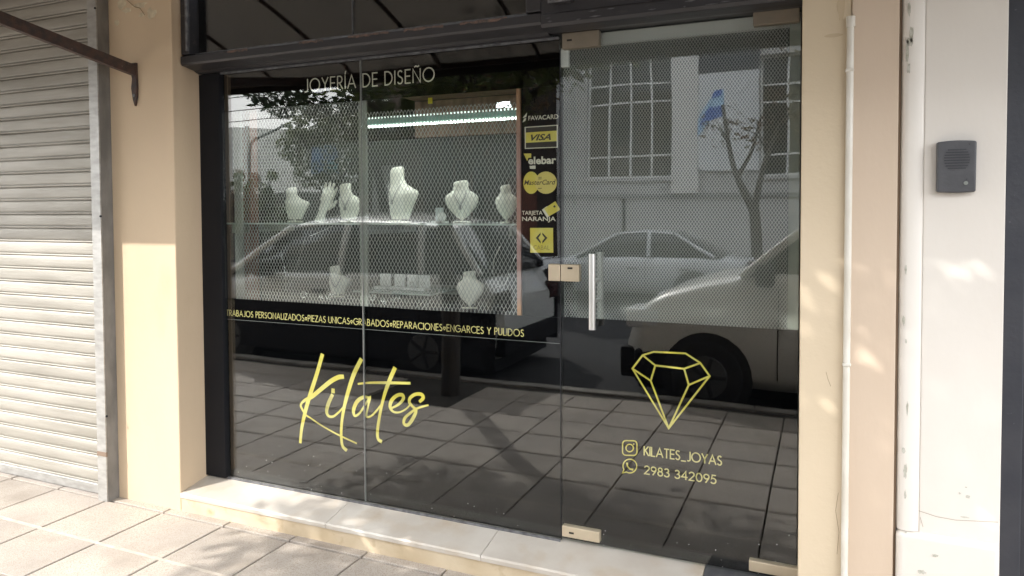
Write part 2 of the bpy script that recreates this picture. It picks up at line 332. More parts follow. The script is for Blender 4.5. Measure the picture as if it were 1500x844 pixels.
# navy door at right edge
nd = empty('house_door', (0.9, -0.12, GZ), 'dark navy panelled house door at the right edge beside the white wall', 'door')
loc(MB().box((0.5265, WALLY + 0.02, GZ), (0.585, 0.05, 2.6)), nd).build('door_frame', navy, nd, bevel=0.004)
loc(MB().box((0.586, WALLY + 0.055, GZ), (1.36, -0.06, 2.6)), nd).build('door_leaf', navy, nd)
for z0_, z1_ in ((0.15, 0.62), (0.72, 0.98), (1.06, 1.75), (1.85, 2.4)):
    for xx in (0.64, 1.0):
        loc(MB().box((xx, WALLY + 0.040, z0_), (xx + 0.3, WALLY + 0.054, z1_)), nd).build('door_panel', navy, nd, bevel=0.008)
nw = empty('house_wall', (2.6, 0, GZ), 'white painted house wall beyond the navy door, right of the picture', 'wall')
loc(MB().box((1.37, WALLY, -0.2), (5.5, 0.5, 3.3)), nw).build('wall_face', white, nw)
# roller shutter
rs = empty('roller_shutter', (-4.9, -0.16, GZ), 'galvanised steel roller shutter, closed, left of the beige pier', 'shutter')
p_ = 0.0785
prof = [(0.001, 0), (-.005, .0015), (-.0062, .006), (-.005, .0095), (.002, .011), (.002, .0135), (-.0035, .0155), (-.0052, .024), (-.006, .040), (-.0055, .058), (-.004, .070), (-.001, .0745), (0.003, .0765), (0.004, .0785), (0.007, .0785), (0.006, 0.0)]
sm = None
for k in range(43):
    if sm is None:
        o = MB().extr_x(prof, -1.35, 1.30, True).build('slat', slatm, rs, (0, -0.04, 0.06)); sm = o.data
    else:
        o = bpy.data.objects.new('slat', sm); COL.objects.link(o); o.parent = rs; o.location = (0, -0.04 + random.uniform(-.0015, .0015), 0.06 + k * p_)
loc(MB().box((-6.25, -0.212, GZ + 0.006), (-3.61, -0.196, GZ + 0.06)), rs).build('bottom_bar', galv, rs, bevel=0.004)
loc(MB().box((-3.603, -0.263, GZ), (-3.535, -0.2555, 3.3)), rs).build('guide_rail', galv, rs)
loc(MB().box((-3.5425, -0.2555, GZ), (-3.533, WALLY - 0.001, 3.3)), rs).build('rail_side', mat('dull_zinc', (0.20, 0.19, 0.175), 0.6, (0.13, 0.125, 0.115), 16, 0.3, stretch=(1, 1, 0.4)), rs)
loc(MB().box((-6.33, -0.263, GZ), (-6.25, -0.19, 3.3)), rs).build('guide_rail', galv, rs)
for py, px in ((12, 139), (317, 147), (610, 156)):
    X, Z = P(px, py, -0.264)
    loc(MB().tube([(X, -0.266, Z), (X, -0.26, Z)], 0.006, 10), rs).build('screw_head', blackm, rs)
X, Z = P(158, 667, -0.265)
loc(MB().box((-3.604, -0.2645, Z - .012), (-3.532, -0.2562, Z + .012)), rs).build('rust_band', mat('rust_stain', (0.2, 0.14, 0.1), 0.8), rs)
lw = empty('shutter_wall', (-7.2, 0, GZ), 'beige painted wall left of the roller shutter', 'wall')
loc(MB().box((-10.5, WALLY, -0.2), (-6.335, 0.5, 3.3)), lw).build('wall_face', beige, lw)

# upper storey that carries the awning
ub = empty('shop_building', (-3, 0.3, 3.3), 'beige plastered upper wall of the shop building above the awning', 'building')
loc(MB().box((-10.5, WALLY, 3.302), (5.5, 4.6, 6.4)), ub).build('wall', beige, ub)
loc(MB().box((-10.6, WALLY - 0.18, 6.402), (5.6, 4.7, 6.55)), ub).build('cornice', beige, ub)
for xw in (-8.2, -5.2, -2.2, 0.8):
    f_ = loc(MB().box((xw - 0.6, WALLY - 0.03, 4.2), (xw + 0.6, WALLY - 0.002, 5.8)), ub).build('window', framew, ub)
    MB().box((-0.55, -0.034, 0), (0.55, -0.031, 1.5)).build('pane', dglass, f_, (xw + 3.0, WALLY - 0.3, 0.95))
    f_.name = 'window'

# room behind the glass
rm = empty('shop_interior', (-1.8, 2.4, 0.05), kind='structure')
def rbox(n, a, b, m): return loc(MB().box(a, b), rm).build(n, m, rm)
rbox('floor', (-3.6, 0.02, -0.02), (0.5, 4.5, 0.075), mat('room_floor', (0.16, 0.14, 0.12), 0.3, (0.12, 0.1, 0.09), 3))
rbox('back_wall', (-3.6, 4.4, 0.076), (0.5, 4.5, 3.299), roomw)
rbox('side_wall', (-3.6, 0.501, 0.076), (-3.5, 4.399, 3.299), roomw)
rbox('side_wall', (0.4, 0.501, 0.076), (0.5, 4.399, 3.299), roomw)
rbox('ceiling', (-3.499, 0.2, 3.0), (0.399, 4.399, 3.1), roomw)
rbox('showcase_side', (-1.20, 0.09, 0.076), (-1.17, 0.62, 2.25), roomw)
rbox('showcase_side', (-3.074, 0.022, 0.076), (-3.04, 0.62, 2.25), blackm)
rbox('showcase_back', (-3.03, 0.60, 0.9), (-1.21, 0.62, 1.92), roomd)
rbox('showcase_top_board', (-2.11, 0.06, 2.13), (-1.21, 0.60, 2.15), mat('brown_board', (0.2, 0.13, 0.09), 0.7, (0.14, 0.09, 0.06), 20))
rbox('showcase_back_rail', (-2.11, 0.595, 1.925), (-1.21, 0.62, 2.125), mat('brown_rail', (0.28, 0.18, 0.13), 0.7, (0.16, 0.11, 0.08), 9, stretch=(3, 1, 1)))
rbox('showcase_base', (-3.03, 0.10, 0.95), (-1.21, 0.595, 0.975), velvet)
rbox('door_header', (-1.03, 0.05, 2.212), (-0.09, 0.07, 2.262), mat('pale_header', (0.5, 0.49, 0.46), 0.6))
rbox('header_panel', (-3.07, 0.03, 2.30), (-0.08, 0.05, 3.299), blackm)

# marble sill
sill = empty('door_sill', (-1.6, -0.1, GZ), 'pale stone sill along the bottom of the shop glass, three slabs on a cream riser', 'sill')
for a, b_ in ((-3.074, -2.145), (-2.142, -1.335), (-1.332, -0.43)):
    prof = [(WALLY - 0.004, 0.026), (WALLY - 0.004, 0.042), (WALLY + 0.002, 0.049), (-0.06, 0.072), (0.03, 0.086), (0.03, 0.026)]
    loc(MB().extr_x(prof, a, b_), sill).build('slab', marble, sill)
loc(MB().extr_x([(WALLY + 0.003, -0.2), (WALLY + 0.003, 0.0255), (0.03, 0.0255), (0.03, -0.2)], -3.074, -0.079), sill).build('riser', riserm, sill)
loc(MB().extr_x([(WALLY - 0.002, 0.026), (WALLY - 0.002, 0.046), (-0.06, 0.074), (0.03, 0.086), (0.03, 0.026)], -0.427, -0.079), sill).build('threshold_plate', mat('dark_threshold', (0.06, 0.06, 0.065), 0.4, (0.1, 0.1, 0.1), 20), sill)

# ---- stroke lettering
def arc(cx, cy, rx, ry, a0, a1, n=12):
    return [(cx + rx * math.cos(math.radians(a0 + (a1 - a0) * k / n)), cy + ry * math.sin(math.radians(a0 + (a1 - a0) * k / n))) for k in range(n + 1)]
GL = {
 'A': (.78, [[(0, 0), (.39, 1), (.78, 0)], [(.15, .33), (.63, .33)]]),
 'B': (.5, [[(0, 0), (0, 1), (.2, 1)] + arc(.2, .77, .22, .23, 90, -90, 8)[1:] + [(0, .54)], [(.22, .54)] + arc(.22, .27, .27, .27, 90, -90, 8)[1:] + [(0, 0)]]),
 'C': (.8, [arc(.5, .5, .5, .5, 50, 310, 18)]),
 'D': (.68, [[(0, 0), (0, 1), (.18, 1)] + arc(.18, .5, .5, .5, 90, -90, 14)[1:] + [(0, 0)]]),
 'E': (.46, [[(.46, 1), (0, 1), (0, 0), (.46, 0)], [(0, .52), (.42, .52)]]),
 'G': (.9, [arc(.5, .5, .5, .5, 45, 360, 20) + [(.55, .5)]]),
 'I': (.0, [[(0, 0), (0, 1)]]),
 'Í': (.0, [[(0, 0), (0, 1)], [(0, 1.12), (.07, 1.34)]]),
 'J': (.34, [[(.34, 1), (.34, .2)] + arc(.14, .2, .2, .2, 0, -120, 6)[1:]]),
 'K': (.52, [[(0, 0), (0, 1)], [(.5, 1), (0, .42)], [(.14, .56), (.54, 0)]]),
 'L': (.4, [[(0, 1), (0, 0), (.4, 0)]]),
 'N': (.66, [[(0, 0), (0, 1), (.66, 0), (.66, 1)]]),
 'Ñ': (.66, [[(0, 0), (0, 1), (.66, 0), (.66, 1)], [(.14, 1.16), (.26, 1.22), (.42, 1.16), (.54, 1.22)]]),
 'O': (1.0, [arc(.5, .5, .5, .5, 90, 450, 26)]),
 'P': (.46, [[(0, 0), (0, 1), (.2, 1)] + arc(.2, .74, .26, .26, 90, -90, 9)[1:] + [(0, .48)]]),
 'R': (.5, [[(0, 0), (0, 1), (.2, 1)] + arc(.2, .74, .26, .26, 90, -90, 9)[1:] + [(0, .48)], [(.18, .48), (.5, 0)]]),
 'S': (.46, [arc(.24, .76, .2, .22, 40, 250, 9) + [(.28, .5)] + arc(.22, .25, .23, .25, 70, -150, 10)[1:]]),
 'T': (.52, [[(0, 1), (.52, 1)], [(.26, 1), (.26, 0)]]),
 'U': (.58, [[(0, 1), (0, .29)] + arc(.29, .29, .29, .29, 180, 360, 10)[1:] + [(.58, 1)]]),
 'Y': (.62, [[(0, 1), (.31, .46), (.31, 0)], [(.62, 1), (.31, .46)]]),
 'Z': (.52, [[(0, 1), (.52, 1), (0, 0), (.52, 0)]]),
 '_': (.5, [[(0, -.08), (.5, -.08)]]),
 '♡': (.42, [[(.21, .14), (.02, .42)] + arc(.115, .50, .095, .11, 200, 20, 6) + arc(.305, .50, .095, .11, 160, -20, 6) + [(.40, .42), (.21, .14)]]),
 '0': (.56, [arc(.28, .5, .28, .5, 90, 450, 20)]),
 '2': (.5, [arc(.25, .74, .24, .26, 165, -35, 10) + [(0, 0), (.5, 0)]]),
 '3': (.46, [arc(.21, .76, .2, .23, 150, -80, 9) + arc(.21, .27, .25, .27, 80, -150, 10)]),
 '4': (.56, [[(.42, 0), (.42, 1), (0, .28), (.56, .28)]]),
 '5': (.48, [[(.44, 1), (.12, 1), (.05, .56)] + arc(.21, .32, .26, .32, 115, -140, 11)]),
 '8': (.48, [arc(.24, .76, .19, .23, -90, 270, 14), arc(.24, .27, .24, .27, 90, 450, 14)]),
 '9': (.5, [arc(.25, .72, .25, .28, 0, 360, 14), [(.5, .72), (.46, .5), (.18, 0)]]),
 ' ': (.22, []),
}
YL = 0.0122
def ribbon(mb, pts, w, y=YL):
    y = y - (len(mb.v) % 97) * 4e-6
    """flat stroke in the xz plane; w a number or a list"""
    n = len(pts)
    if n < 2: return
    ws = w if isinstance(w, list) else [w] * n; vs = []
    for i, p in enumerate(pts):
        a = Vector(pts[max(i - 1, 0)]); b = Vector(pts[min(i + 1, n - 1)]); c = Vector(p)
        if 0 < i < n - 1:
            d1 = (c - a).normalized(); d2 = (b - c).normalized(); t = d1 + d2
            t = t.normalized() if t.length > 1e-4 else d1; k = 1 / max(0.5, math.sqrt(max(0.01, (1 + d1.dot(d2)) / 2)))
        else: t = (b - a).normalized(); k = 1
        nn = Vector((-t.y, t.x)) * ws[i] * k / 2
        if i == 0: c = c - t * ws[i] * .3
        if i == n - 1: c = c + t * ws[i] * .3
        yy = y - i * 5e-6; vs += [(c.x + nn.x, yy, c.y + nn.y), (c.x - nn.x, yy, c.y - nn.y)]
    mb.add(vs, [(2 * i, 2 * i + 1, 2 * i + 3, 2 * i + 2) for i in range(n - 1)])
def text_width(s, sp): return sum(GL[c][0] + sp for c in s) - sp
def write(s, x0, z0, x1, h, w, name, m, parent, sp=0.2, y=YL):
    """text from x0 to x1 on the line z0, capital height h"""
    wt = text_width(s, sp); sx = (x1 - x0) / wt; mb = MB(); x = 0
    for c in s:
        for st in GL[c][1]: ribbon(mb, [(x0 + (x + p[0]) * sx, z0 + p[1] * h) for p in st], w, y)
        x += GL[c][0] + sp
    return loc(mb, parent).build(name, m, parent, fix=False)
def font_text(s, x0, z0, x1, h, name, m, parent, y=YL, bold=0.0, shear=0.0, rot=0):
    c = bpy.data.curves.new(name, 'FONT'); c.body = s; c.size = 1; c.offset = bold; c.shear = shear; c.resolution_u = 3
    o = bpy.data.objects.new(name, c); COL.objects.link(o)
    dg = bpy.context.evaluated_depsgraph_get(); me = bpy.data.meshes.new_from_object(o.evaluated_get(dg))
    COL.objects.unlink(o); bpy.data.objects.remove(o); bpy.data.curves.remove(c)
    xs = [v.co.x for v in me.vertices]; zs = [v.co.y for v in me.vertices]
    ax, bx, az, bz = min(xs), max(xs), min(zs), max(zs); t = parent.matrix_basis.translation
    for v in me.vertices:
        v.co = Vector((x0 + (v.co.x - ax) / (bx - ax) * (x1 - x0), y, z0 + (v.co.y - az) / (bz - az) * h)) - t
    me.materials.clear(); me.materials.append(m); me.name = name
    q = bpy.data.objects.new(name, me); COL.objects.link(q); q.parent = parent; return q
def catmull(pts, n=7):
    P_ = [pts[0]] + pts + [pts[-1]]; o = []
    for i in range(1, len(P_) - 2):
        for k in range(n):
            t = k / n; r = []
            for d in range(len(pts[0])):
                a, b, c, e = (P_[i + j][d] for j in (-1, 0, 1, 2))
                r.append(.5 * (2 * b + (c - a) * t + (2 * a - 5 * b + 4 * c - e) * t * t + (3 * b - a - 3 * c + e) * t ** 3))
            o.append(tuple(r))
    o.append(tuple(pts[-1])); return o

# ---- shop window
XL, XJ, XD, XR = -2.935, -2.055, -1.038, -0.088
GB, GT = 0.088, 2.245
sw = empty('shop_window', (-2.0, 0, GB), 'two tall glass panes of the jewellery shop window, black lower half with gold script', 'shop window')
loc(MB().box((XL, 0, GB), (XJ - .0015, 0.010, GT)), sw).build('glass_pane', glass, sw)
loc(MB().box((XJ + .0015, 0, GB), (XD - .002, 0.010, GT)), sw).build('glass_pane', glass, sw)
loc(MB().box((XJ - .0012, -.0004, GB), (XJ + .0012, 0.0104, GT)), sw).build('silicone_joint', mat('silicone', (0.22, 0.22, 0.21), 0.6), sw)
loc(MB().box((-3.074, -0.020, 0.088), (XL - .001, 0.02, GT)), sw).build('black_side_frame', blackm, sw)
loc(MB().box((XL, -0.006, 0.075), (XD - .002, -0.0005, 0.092)), sw).build('bottom_channel', edge_m, sw)
loc(MB().box((XL, -0.010, GT - .004), (XD - .002, -0.0005, GT + .006)), sw).build('top_channel', edge_m, sw)
YV = 0.0145
def vin(n, a, b, t): return loc(MB().box((a[0], YV, a[1]), (b[0], YV + 0.0008, b[1])), t).build(n, vinyl, t)
vin('vinyl_sheet', (XL, GB), (XD - .003, 0.940), sw); vin('vinyl_sheet', (XL, 0.9416), (XD - .003, 1.053), sw)
vin('vinyl_sheet', (XL, 2.05), (XD - .003, GT), sw); vin('vinyl_sheet', (-1.222, 1.0535), (XD - .003, 2.0495), sw)
loc(MB().box((XL, YL - .0003, 0.9398), (XD - .003, YL, 0.9418)), sw).build('vinyl_seam', mat('seam_line', (0.16, 0.16, 0.16), 0.6), sw)
# script
def K(zx, zy): return P(420 + zx / 4.9636, 500 + zy / 4.9636, YL)
def script(name, strokes):
    mb = MB()
    for pts in strokes:
        c = catmull([(*K(p[0], p[1]), p[2] * 0.00105) for p in pts], 6)
        ribbon(mb, [(q[0], q[1]) for q in c], [max(q[2], .003) for q in c])
    loc(mb, sw).build(name, gold, sw, fix=False)
script('letter_k', [[(258, 100, 20), (215, 250, 21), (168, 395, 22), (133, 520, 20), (108, 640, 17), (99, 735, 15)],
    [(408, 258, 20), (375, 262, 22), (320, 292, 22), (250, 348, 21), (180, 405, 20), (130, 430, 14), (103, 462, 11), (112, 492, 12), (140, 535, 9), (180, 562, 8), (250, 610, 8), (330, 656, 8), (400, 692, 8), (508, 742, 8)]])
script('letter_i', [[(331, 392, 18), (305, 448, 20), (290, 505, 18), (302, 541, 14), (335, 548, 11), (372, 522, 10), (412, 480, 9)], [(337, 352, 18), (337, 368, 20)]])
script('letter_l', [[(540, 135, 21), (488, 240, 22), (440, 390, 20), (410, 520, 16), (396, 650, 15), (404, 755, 15), (432, 790, 17)]])
script('letter_a', [[(602, 412, 10), (560, 406, 16), (512, 438, 19), (486, 500, 18), (495, 542, 12), (530, 522, 10), (570, 462, 10), (606, 408, 11), (592, 470, 10), (580, 545, 10), (612, 545, 9), (650, 508, 9), (690, 458, 9)]])
script('letter_t', [[(785, 198, 20), (740, 302, 20), (702, 420, 15), (676, 540, 15), (660, 650, 15), (664, 708, 15), (686, 728, 17)], [(520, 310, 9), (600, 302, 10), (740, 302, 13), (895, 305, 12)]])
script('letter_e', [[(768, 484, 9), (815, 458, 12), (848, 418, 16), (838, 390, 17), (800, 395, 16), (762, 432, 18), (752, 478, 16), (775, 512, 11), (820, 516, 8), (868, 492, 8), (900, 458, 7)]])
script('letter_s', [[(968, 438, 14), (992, 412, 17), (978, 386, 16), (935, 386, 15), (898, 412, 15), (892, 445, 15), (916, 475, 13), (940, 505, 15), (918, 560, 17), (882, 608, 15), (853, 600, 14), (858, 560, 14), (898, 522, 12), (950, 488, 10), (1028, 464, 8)]])
X0, Z0_ = P(332, 463, YL); X1, _z = P(767, 494, YL)
write('TRABAJOS PERSONALIZADOS♡PIEZAS UNICAS♡GRABADOS♡REPARACIONES♡ENGARCES Y PULIDOS', X0, 0.9605, X1, 0.030, 0.0035, 'services_line', palegold, sw, sp=.24)
X0, _z = P(446, 130, YL); X1, _z = P(636, 115, YL)
write('JOYERÍA DE DISEÑO', X0, 2.115, X1, 0.062, 0.0062, 'shop_title', cream_l, sw, sp=.26)
crack(pr, crackm, [(1226, 812), (1229, 780), (1224, 748), (1228, 722)], WALLY - .0006, .0014)
crack(pr, crackm, [(1210, 545), (1213, 556), (1217, 566)], WALLY - .0006, .0014); crack(pl, crackm, [(186, 0), (197, 10), (205, 12), (212, 22)], WALLY - .0062, .004)
crack(ww, crackm, [(1345, 748), (1372, 757), (1400, 762), (1462, 765)], WALLY - .0006, .0013); crack(ww, crackm, [(1348, 758), (1352, 772)], WALLY - .0006, .0012)
# card stickers on the black strip
def c1(x, y): return P(755 + x / 7.03, 150 + y / 7.03, YL)
def c2(x, y): return P(755 + x / 6.49, 250 + y / 6.49, YL)
st = tag(empty('card_stickers', (-1.13, YL, 1.35)), 'column of gold and cream payment card logos on the black strip left of the door', 'stickers')
def poly(name, pts, m, f, dy=0.0, t=None):
    q = [f(*p) for p in pts]; t = t or st
    return loc(MB().add([(a, YL - dy, b) for a, b in q], [tuple(range(len(q)))]), t).build(name, m, t, fix=False)
def ftx(s, a, b, f, name, m, dy=0.0006, **k):
    x0_, z0_ = f(*a); x1_, z1_ = f(*b); return font_text(s, x0_, min(z0_, z1_), x1_, abs(z1_ - z0_), name, m, st, y=YL - dy, **k)
poly('slash_mark', [(75, 160), (120, 105), (112, 150), (92, 158)], cream_l, c1); poly('slash_mark', [(72, 208), (90, 168), (112, 160), (104, 190)], cream_l, c1)
ftx('FAVACARD', (134, 187), (442, 122), c1, 'card_name', cream_l, bold=0.012)
poly('card_frame', [(95, 254), (437, 231), (435, 466), (97, 480)], cream_l, c1); poly('card_face', [(106, 262), (427, 241), (426, 458), (107, 470)], inkm, c1, .0003)
poly('card_band', [(107, 312), (427, 291), (427, 400), (107, 417)], gold, c1, .0006)
ftx('VISA', (160, 397), (366, 322), c1, 'card_name', inkm, .0009, bold=0.03, shear=.35)
poly('arrow_mark', [(84, 528), (163, 526), (162, 570), (132, 572), (122, 606)], gold, c1)
ftx('elebar', (133, 641), (420, 552), c1, 'card_name', cream_l, bold=0.03)
poly('small_bar', [(145, 655), (207, 650), (207, 686), (150, 684)], cream_l, c1)
for cx_, m_ in ((150, gold), (290, mat('pale_gold_disc', (0.58, 0.47, 0.13), 0.5))):
    poly('round_mark', [(cx_ + (75 if cx_ == 150 else 105) * math.cos(a) * (1 if cx_ == 150 else 1), 115 + 106 * math.sin(a)) for a in [2 * pi * k / 28 for k in range(28)]], m_, c2, .0001 if cx_ == 150 else .0002)
ftx('MasterCard', (82, 138), (383, 84), c2, 'card_name', inkm, .0006, bold=0.01, shear=.3)
for k in range(5): poly('fine_line', [(218, 62 + k * 9), (250, 60 + k * 9), (250, 64 + k * 9), (218, 66 + k * 9)] if k < 3 else [(215, 152 + k * 5), (252, 150 + k * 5), (252, 153 + k * 5), (215, 155 + k * 5)], inkm, c2, .0005)
ftx('TARJETA', (62, 432), (258, 382), c2, 'card_name', cream_l, bold=0.01); ftx('NARANJA', (64, 492), (384, 438), c2, 'card_name', cream_l, bold=0.015)
poly('small_card', [(252, 372), (300, 338), (352, 415), (300, 448)], cream_l, c2, .0002); poly('small_card', [(272, 362), (380, 292), (428, 372), (320, 434)], gold, c2, .0004)
poly('card_dot', [(372 + 11 * math.cos(a), 341 + 11 * math.sin(a)) for a in [2 * pi * k / 10 for k in range(10)]], inkm, c2, .0008)
poly('card_square', [(140, 545), (358, 545), (360, 780), (142, 780)], gold, c2)
poly('bracket_mark', [(240, 588), (194, 640), (240, 695), (240, 672), (218, 640), (240, 610)], inkm, c2, .0004); poly('bracket_mark', [(256, 588), (304, 640), (256, 695), (256, 672), (280, 640), (256, 610)], inkm, c2, .0004)
ftx('CABAL', (172, 752), (326, 712), c2, 'card_name', mat('bronze_print', (0.25, 0.2, 0.06), 0.6), .0004)

# ---- glass door
gd = empty('glass_door', (-0.56, 0, GB), 'frameless glass shop door with mesh behind, gold diamond emblem and phone number', 'door')
loc(MB().box((XD + .002, 0, GB + .004), (XR, 0.010, 2.252)), gd).build('glass_pane', glass, gd)
loc(MB().box((XD - .0018, 0.0002, GB), (XD + .0018, 0.0098, 2.2)), gd).build('edge_gap', blackm, gd)
loc(MB().box((XD + .003, YV, GB + .004), (XR, YV + .0008, 1.058)), gd).build('vinyl_sheet', vinyl, gd)
loc(MB().box((-0.128, 0.02, 1.059), (-0.089, 0.05, 2.25)), gd).build('grey_edge_post', greyst, gd)
def D6(x, y): return P(900 + x / 3.6706, 500 + y / 3.6706, YL)
mb = MB()
for pts in ([(97, 147), (152, 75), (210, 57), (382, 65), (462, 117), (512, 187), (292, 468), (97, 147)], [(152, 75), (220, 130), (375, 148), (462, 117)], [(220, 130), (195, 212), (97, 147)],
            [(195, 212), (292, 468)], [(375, 148), (400, 235), (512, 187)], [(400, 235), (292, 468)]):
    ribbon(mb, [D6(*p) for p in pts], 0.0072)
loc(mb, gd).build('diamond_emblem', gold, gd, fix=False)
def circ(cx, cy, r, n=20, a0=0, a1=2 * pi): return [(cx + r * math.cos(a0 + (a1 - a0) * k / n), cy + r * math.sin(a0 + (a1 - a0) * k / n)) for k in range(n + 1)]
mb = MB(); rr = []
for (cx_, cy_, a) in ((62, 552, 180), (103, 553, 270), (103, 596, 0), (62, 595, 90)):
    rr += [(cx_ + 18 * math.cos(math.radians(a + t)), cy_ + 18 * math.sin(math.radians(a + t))) for t in (0, 22, 45, 68, 90)]
rr.append(rr[0]); ribbon(mb, [D6(*p) for p in rr], 0.0052); ribbon(mb, [D6(*p) for p in circ(82, 574, 20)], 0.0052); ribbon(mb, [D6(*p) for p in circ(104, 553, 2, 6)], 0.003)
loc(mb, gd).build('camera_icon', gold, gd, fix=False)
mb = MB(); ribbon(mb, [D6(*p) for p in circ(83, 671, 37, 24, 2.6, 2.6 + 2 * pi - .5)] + [D6(44, 708), D6(*circ(83, 671, 37, 24, 2.6, 2.6 + .1)[0])], 0.005)
ribbon(mb, [D6(*p) for p in [(68, 656), (70, 672), (82, 686), (98, 690)]], [.009, .006, .006, .009])
loc(mb, gd).build('phone_icon', gold, gd, fix=False)
a_, b_ = D6(160, 612), D6(576, 671); write('KILATES_JOYAS', a_[0], a_[1], b_[0], 0.0365, 0.0052, 'account_name', palegold, gd, sp=.2)
a_, b_ = D6(162, 712), D6(546, 773); write('2983 342095', a_[0], a_[1], b_[0], 0.033, 0.0052, 'phone_number', palegold, gd, sp=.2)
mb = MB(); r_ = random.Random(11)
for k in range(60):
    x = r_.uniform(XL + .02, XR - .02); z = GB + .012 + abs(r_.gauss(0, .09)); q = r_.uniform(.0006, .0018)
    if abs(x - XD) > .01: mb.add([(x - q, -.0004, z - q), (x + q, -.0004, z - q * .6), (x + q * .7, -.0004, z + q), (x - q, -.0004, z + q)], [(0, 1, 2, 3)])
o = loc(mb, sw).build('dust_specks', whitep, sw, fix=False); o['kind'] = 'stuff'
# patch fittings
def fit(name, pa, pb, y0, y1, label=None, slot=None, m=champ, par=gd):
    x0_, z1_ = P(*pa, y0); x1_, z0_ = P(*pb, y0)
    o = loc(MB().box((x0_, y0, z0_), (x1_, y1, z1_)), par).build(name, m, par, bevel=.003)
    if label: o['label'] = label
    if slot:
        sx, sz = P(*slot, y0)
        s_ = MB().box((sx - .011 - par.location.x, y0 - .0008 - par.location.y, sz - .004 - par.location.z), (sx + .011 - par.location.x, y0 - .0001 - par.location.y, sz + .004 - par.location.z)).build('screw_slot', inkm, o)
    return o
champ_shaded = mat('champagne_metal_shaded', (.22, .18, .13), .5, (.18, .15, .11), 12, .1)  # fitting metal darkened to carry the shade on the top fittings
fit('patch_fitting', (823, 49), (877, 67), -0.014, 0.024, 'shade-darkened top fitting on the hinge side of the door', (834, 59), m=champ_shaded)
fit('patch_fitting', (823, 770), (878, 796), -0.014, 0.024, None, (837, 781))
fit('patch_fitting', (1103, 17), (1171, 31), -0.014, 0.024, 'shade-darkened top fitting at the outer corner of the door', m=champ_shaded); fit('patch_fitting', (1097, 821), (1170, 850), -0.014, 0.024)
fit('lock_strike', (803, 387), (820.4, 412), -0.013, 0.023, par=sw); fit('lock_case', (821.5, 387.5), (848, 413), -0.013, 0.023, None, (835, 393))
# handle
hd = MB(); X, Zt = P(867.5, 372, -0.055); _, Zb = P(867.5, 483, -0.055)
hb = loc(MB().tube([(X, -0.055, Zb), (X, -0.055, Zt)], 0.0145, 18), gd).build('pull_handle', steel, gd)
for zz in (Zt - .115, Zt - .20):
    MB().tube([(X - gd.location.x, -0.052, zz - gd.location.z), (X - gd.location.x, 0.045, zz - gd.location.z)], 0.008, 12).build('handle_stud', steel, hb)
loc(MB().tube([(X, 0.055, Zb), (X, 0.055, Zt)], 0.0135, 18), gd).build('inner_pull_handle', steel, gd)
dsn = box('door_sensor', (*P(822, 99, 0.02)[:1], 0.016, P(822, 99, .02)[1]), (P(833, 99, .02)[0], 0.04, P(833, 70, .02)[1]), whitep, None, .003)
tag(dsn, 'small white plastic alarm contact under the top left door fitting', 'door sensor')

# ---- mesh grilles
def diamond_mesh(name, x0, x1, z0, z1, w, h, y, th, parent):
    mb = MB(); nx = int((x1 - x0) / (w / 2)); nz_ = int((z1 - z0) / (h / 2)); v = []; f = []
    lx, lz = (x1 - x0) / nx, (z1 - z0) / nz_; L_ = math.hypot(lx, lz)
    for i in range(nx):
        for j in range(nz_):
            up = (i + j) % 2 == 0
            a = Vector((x0 + i * lx, z0 + (j if up else j + 1) * lz)); b = Vector((x0 + (i + 1) * lx, z0 + (j + 1 if up else j) * lz))
            for q_ in (a, b):
                u_, w2 = q_.x * 9.1, q_.y * 7.3
                q_ += Vector((math.sin(u_ + 2.1 * math.sin(w2)) * .0011, math.cos(w2 + 1.7 * math.sin(u_)) * .0014))
            d = (b - a) / L_; n_ = Vector((-d.y, d.x)) * th / 2; k = len(v)
            y_ = y + .0035 * math.sin(a.x * 4 + 1) * math.cos(a.y * 5)
            ya, yb = (y_, y_ + th * 1.1) if up else (y_ + th * .3, y_ + th * 1.4)
            v += [(a.x + n_.x, ya, a.y + n_.y), (a.x - n_.x, ya, a.y - n_.y), (b.x - n_.x, ya, b.y - n_.y), (b.x + n_.x, ya, b.y + n_.y),
                  (a.x, yb, a.y), (b.x, yb, b.y)]
            f += [(k, k + 1, k + 2, k + 3), (k + 1, k + 4, k + 5, k + 2), (k + 4, k, k + 3, k + 5)]
    mb.add(v, f); o = loc(mb, parent).build(name, meshm, parent, fix=False); o['kind'] = 'stuff'; return o
sg = empty('security_grille', (-2.05, 0.06, 1.0), 'expanded metal security mesh with flat posts behind the shop window', 'security grille')
diamond_mesh('wire_mesh', -2.915, -2.085, 1.0, 2.06, 0.0195, 0.034, 0.055, 0.0024, sg)
diamond_mesh('wire_mesh', -2.075, -1.262, 1.0, 2.0, 0.0195, 0.034, 0.055, 0.0024, sg)
for a, b_, m_ in ((-2.918, -2.868, greyst), (-2.11, -2.066, greyst), (-1.262, -1.242, pinkw)):
    loc(MB().box((a, 0.059 if m_ is not pinkw else .052, 0.99), (b_, 0.072, 2.12)), sg).build('post', m_, sg)
dg_ = empty('security_grille', (-0.56, 0.05, 1.0), 'fine expanded metal mesh sheet behind the upper half of the glass door', 'security grille')
diamond_mesh('wire_mesh', XD + .006, -0.13, 1.03, 2.212, 0.0125, 0.0185, 0.030, 0.0023, dg_)
loc(MB().box((XD + .004, 0.034, 1.0), (-0.13, 0.045, 1.03)), dg_).build('bottom_rail', greyst, dg_)

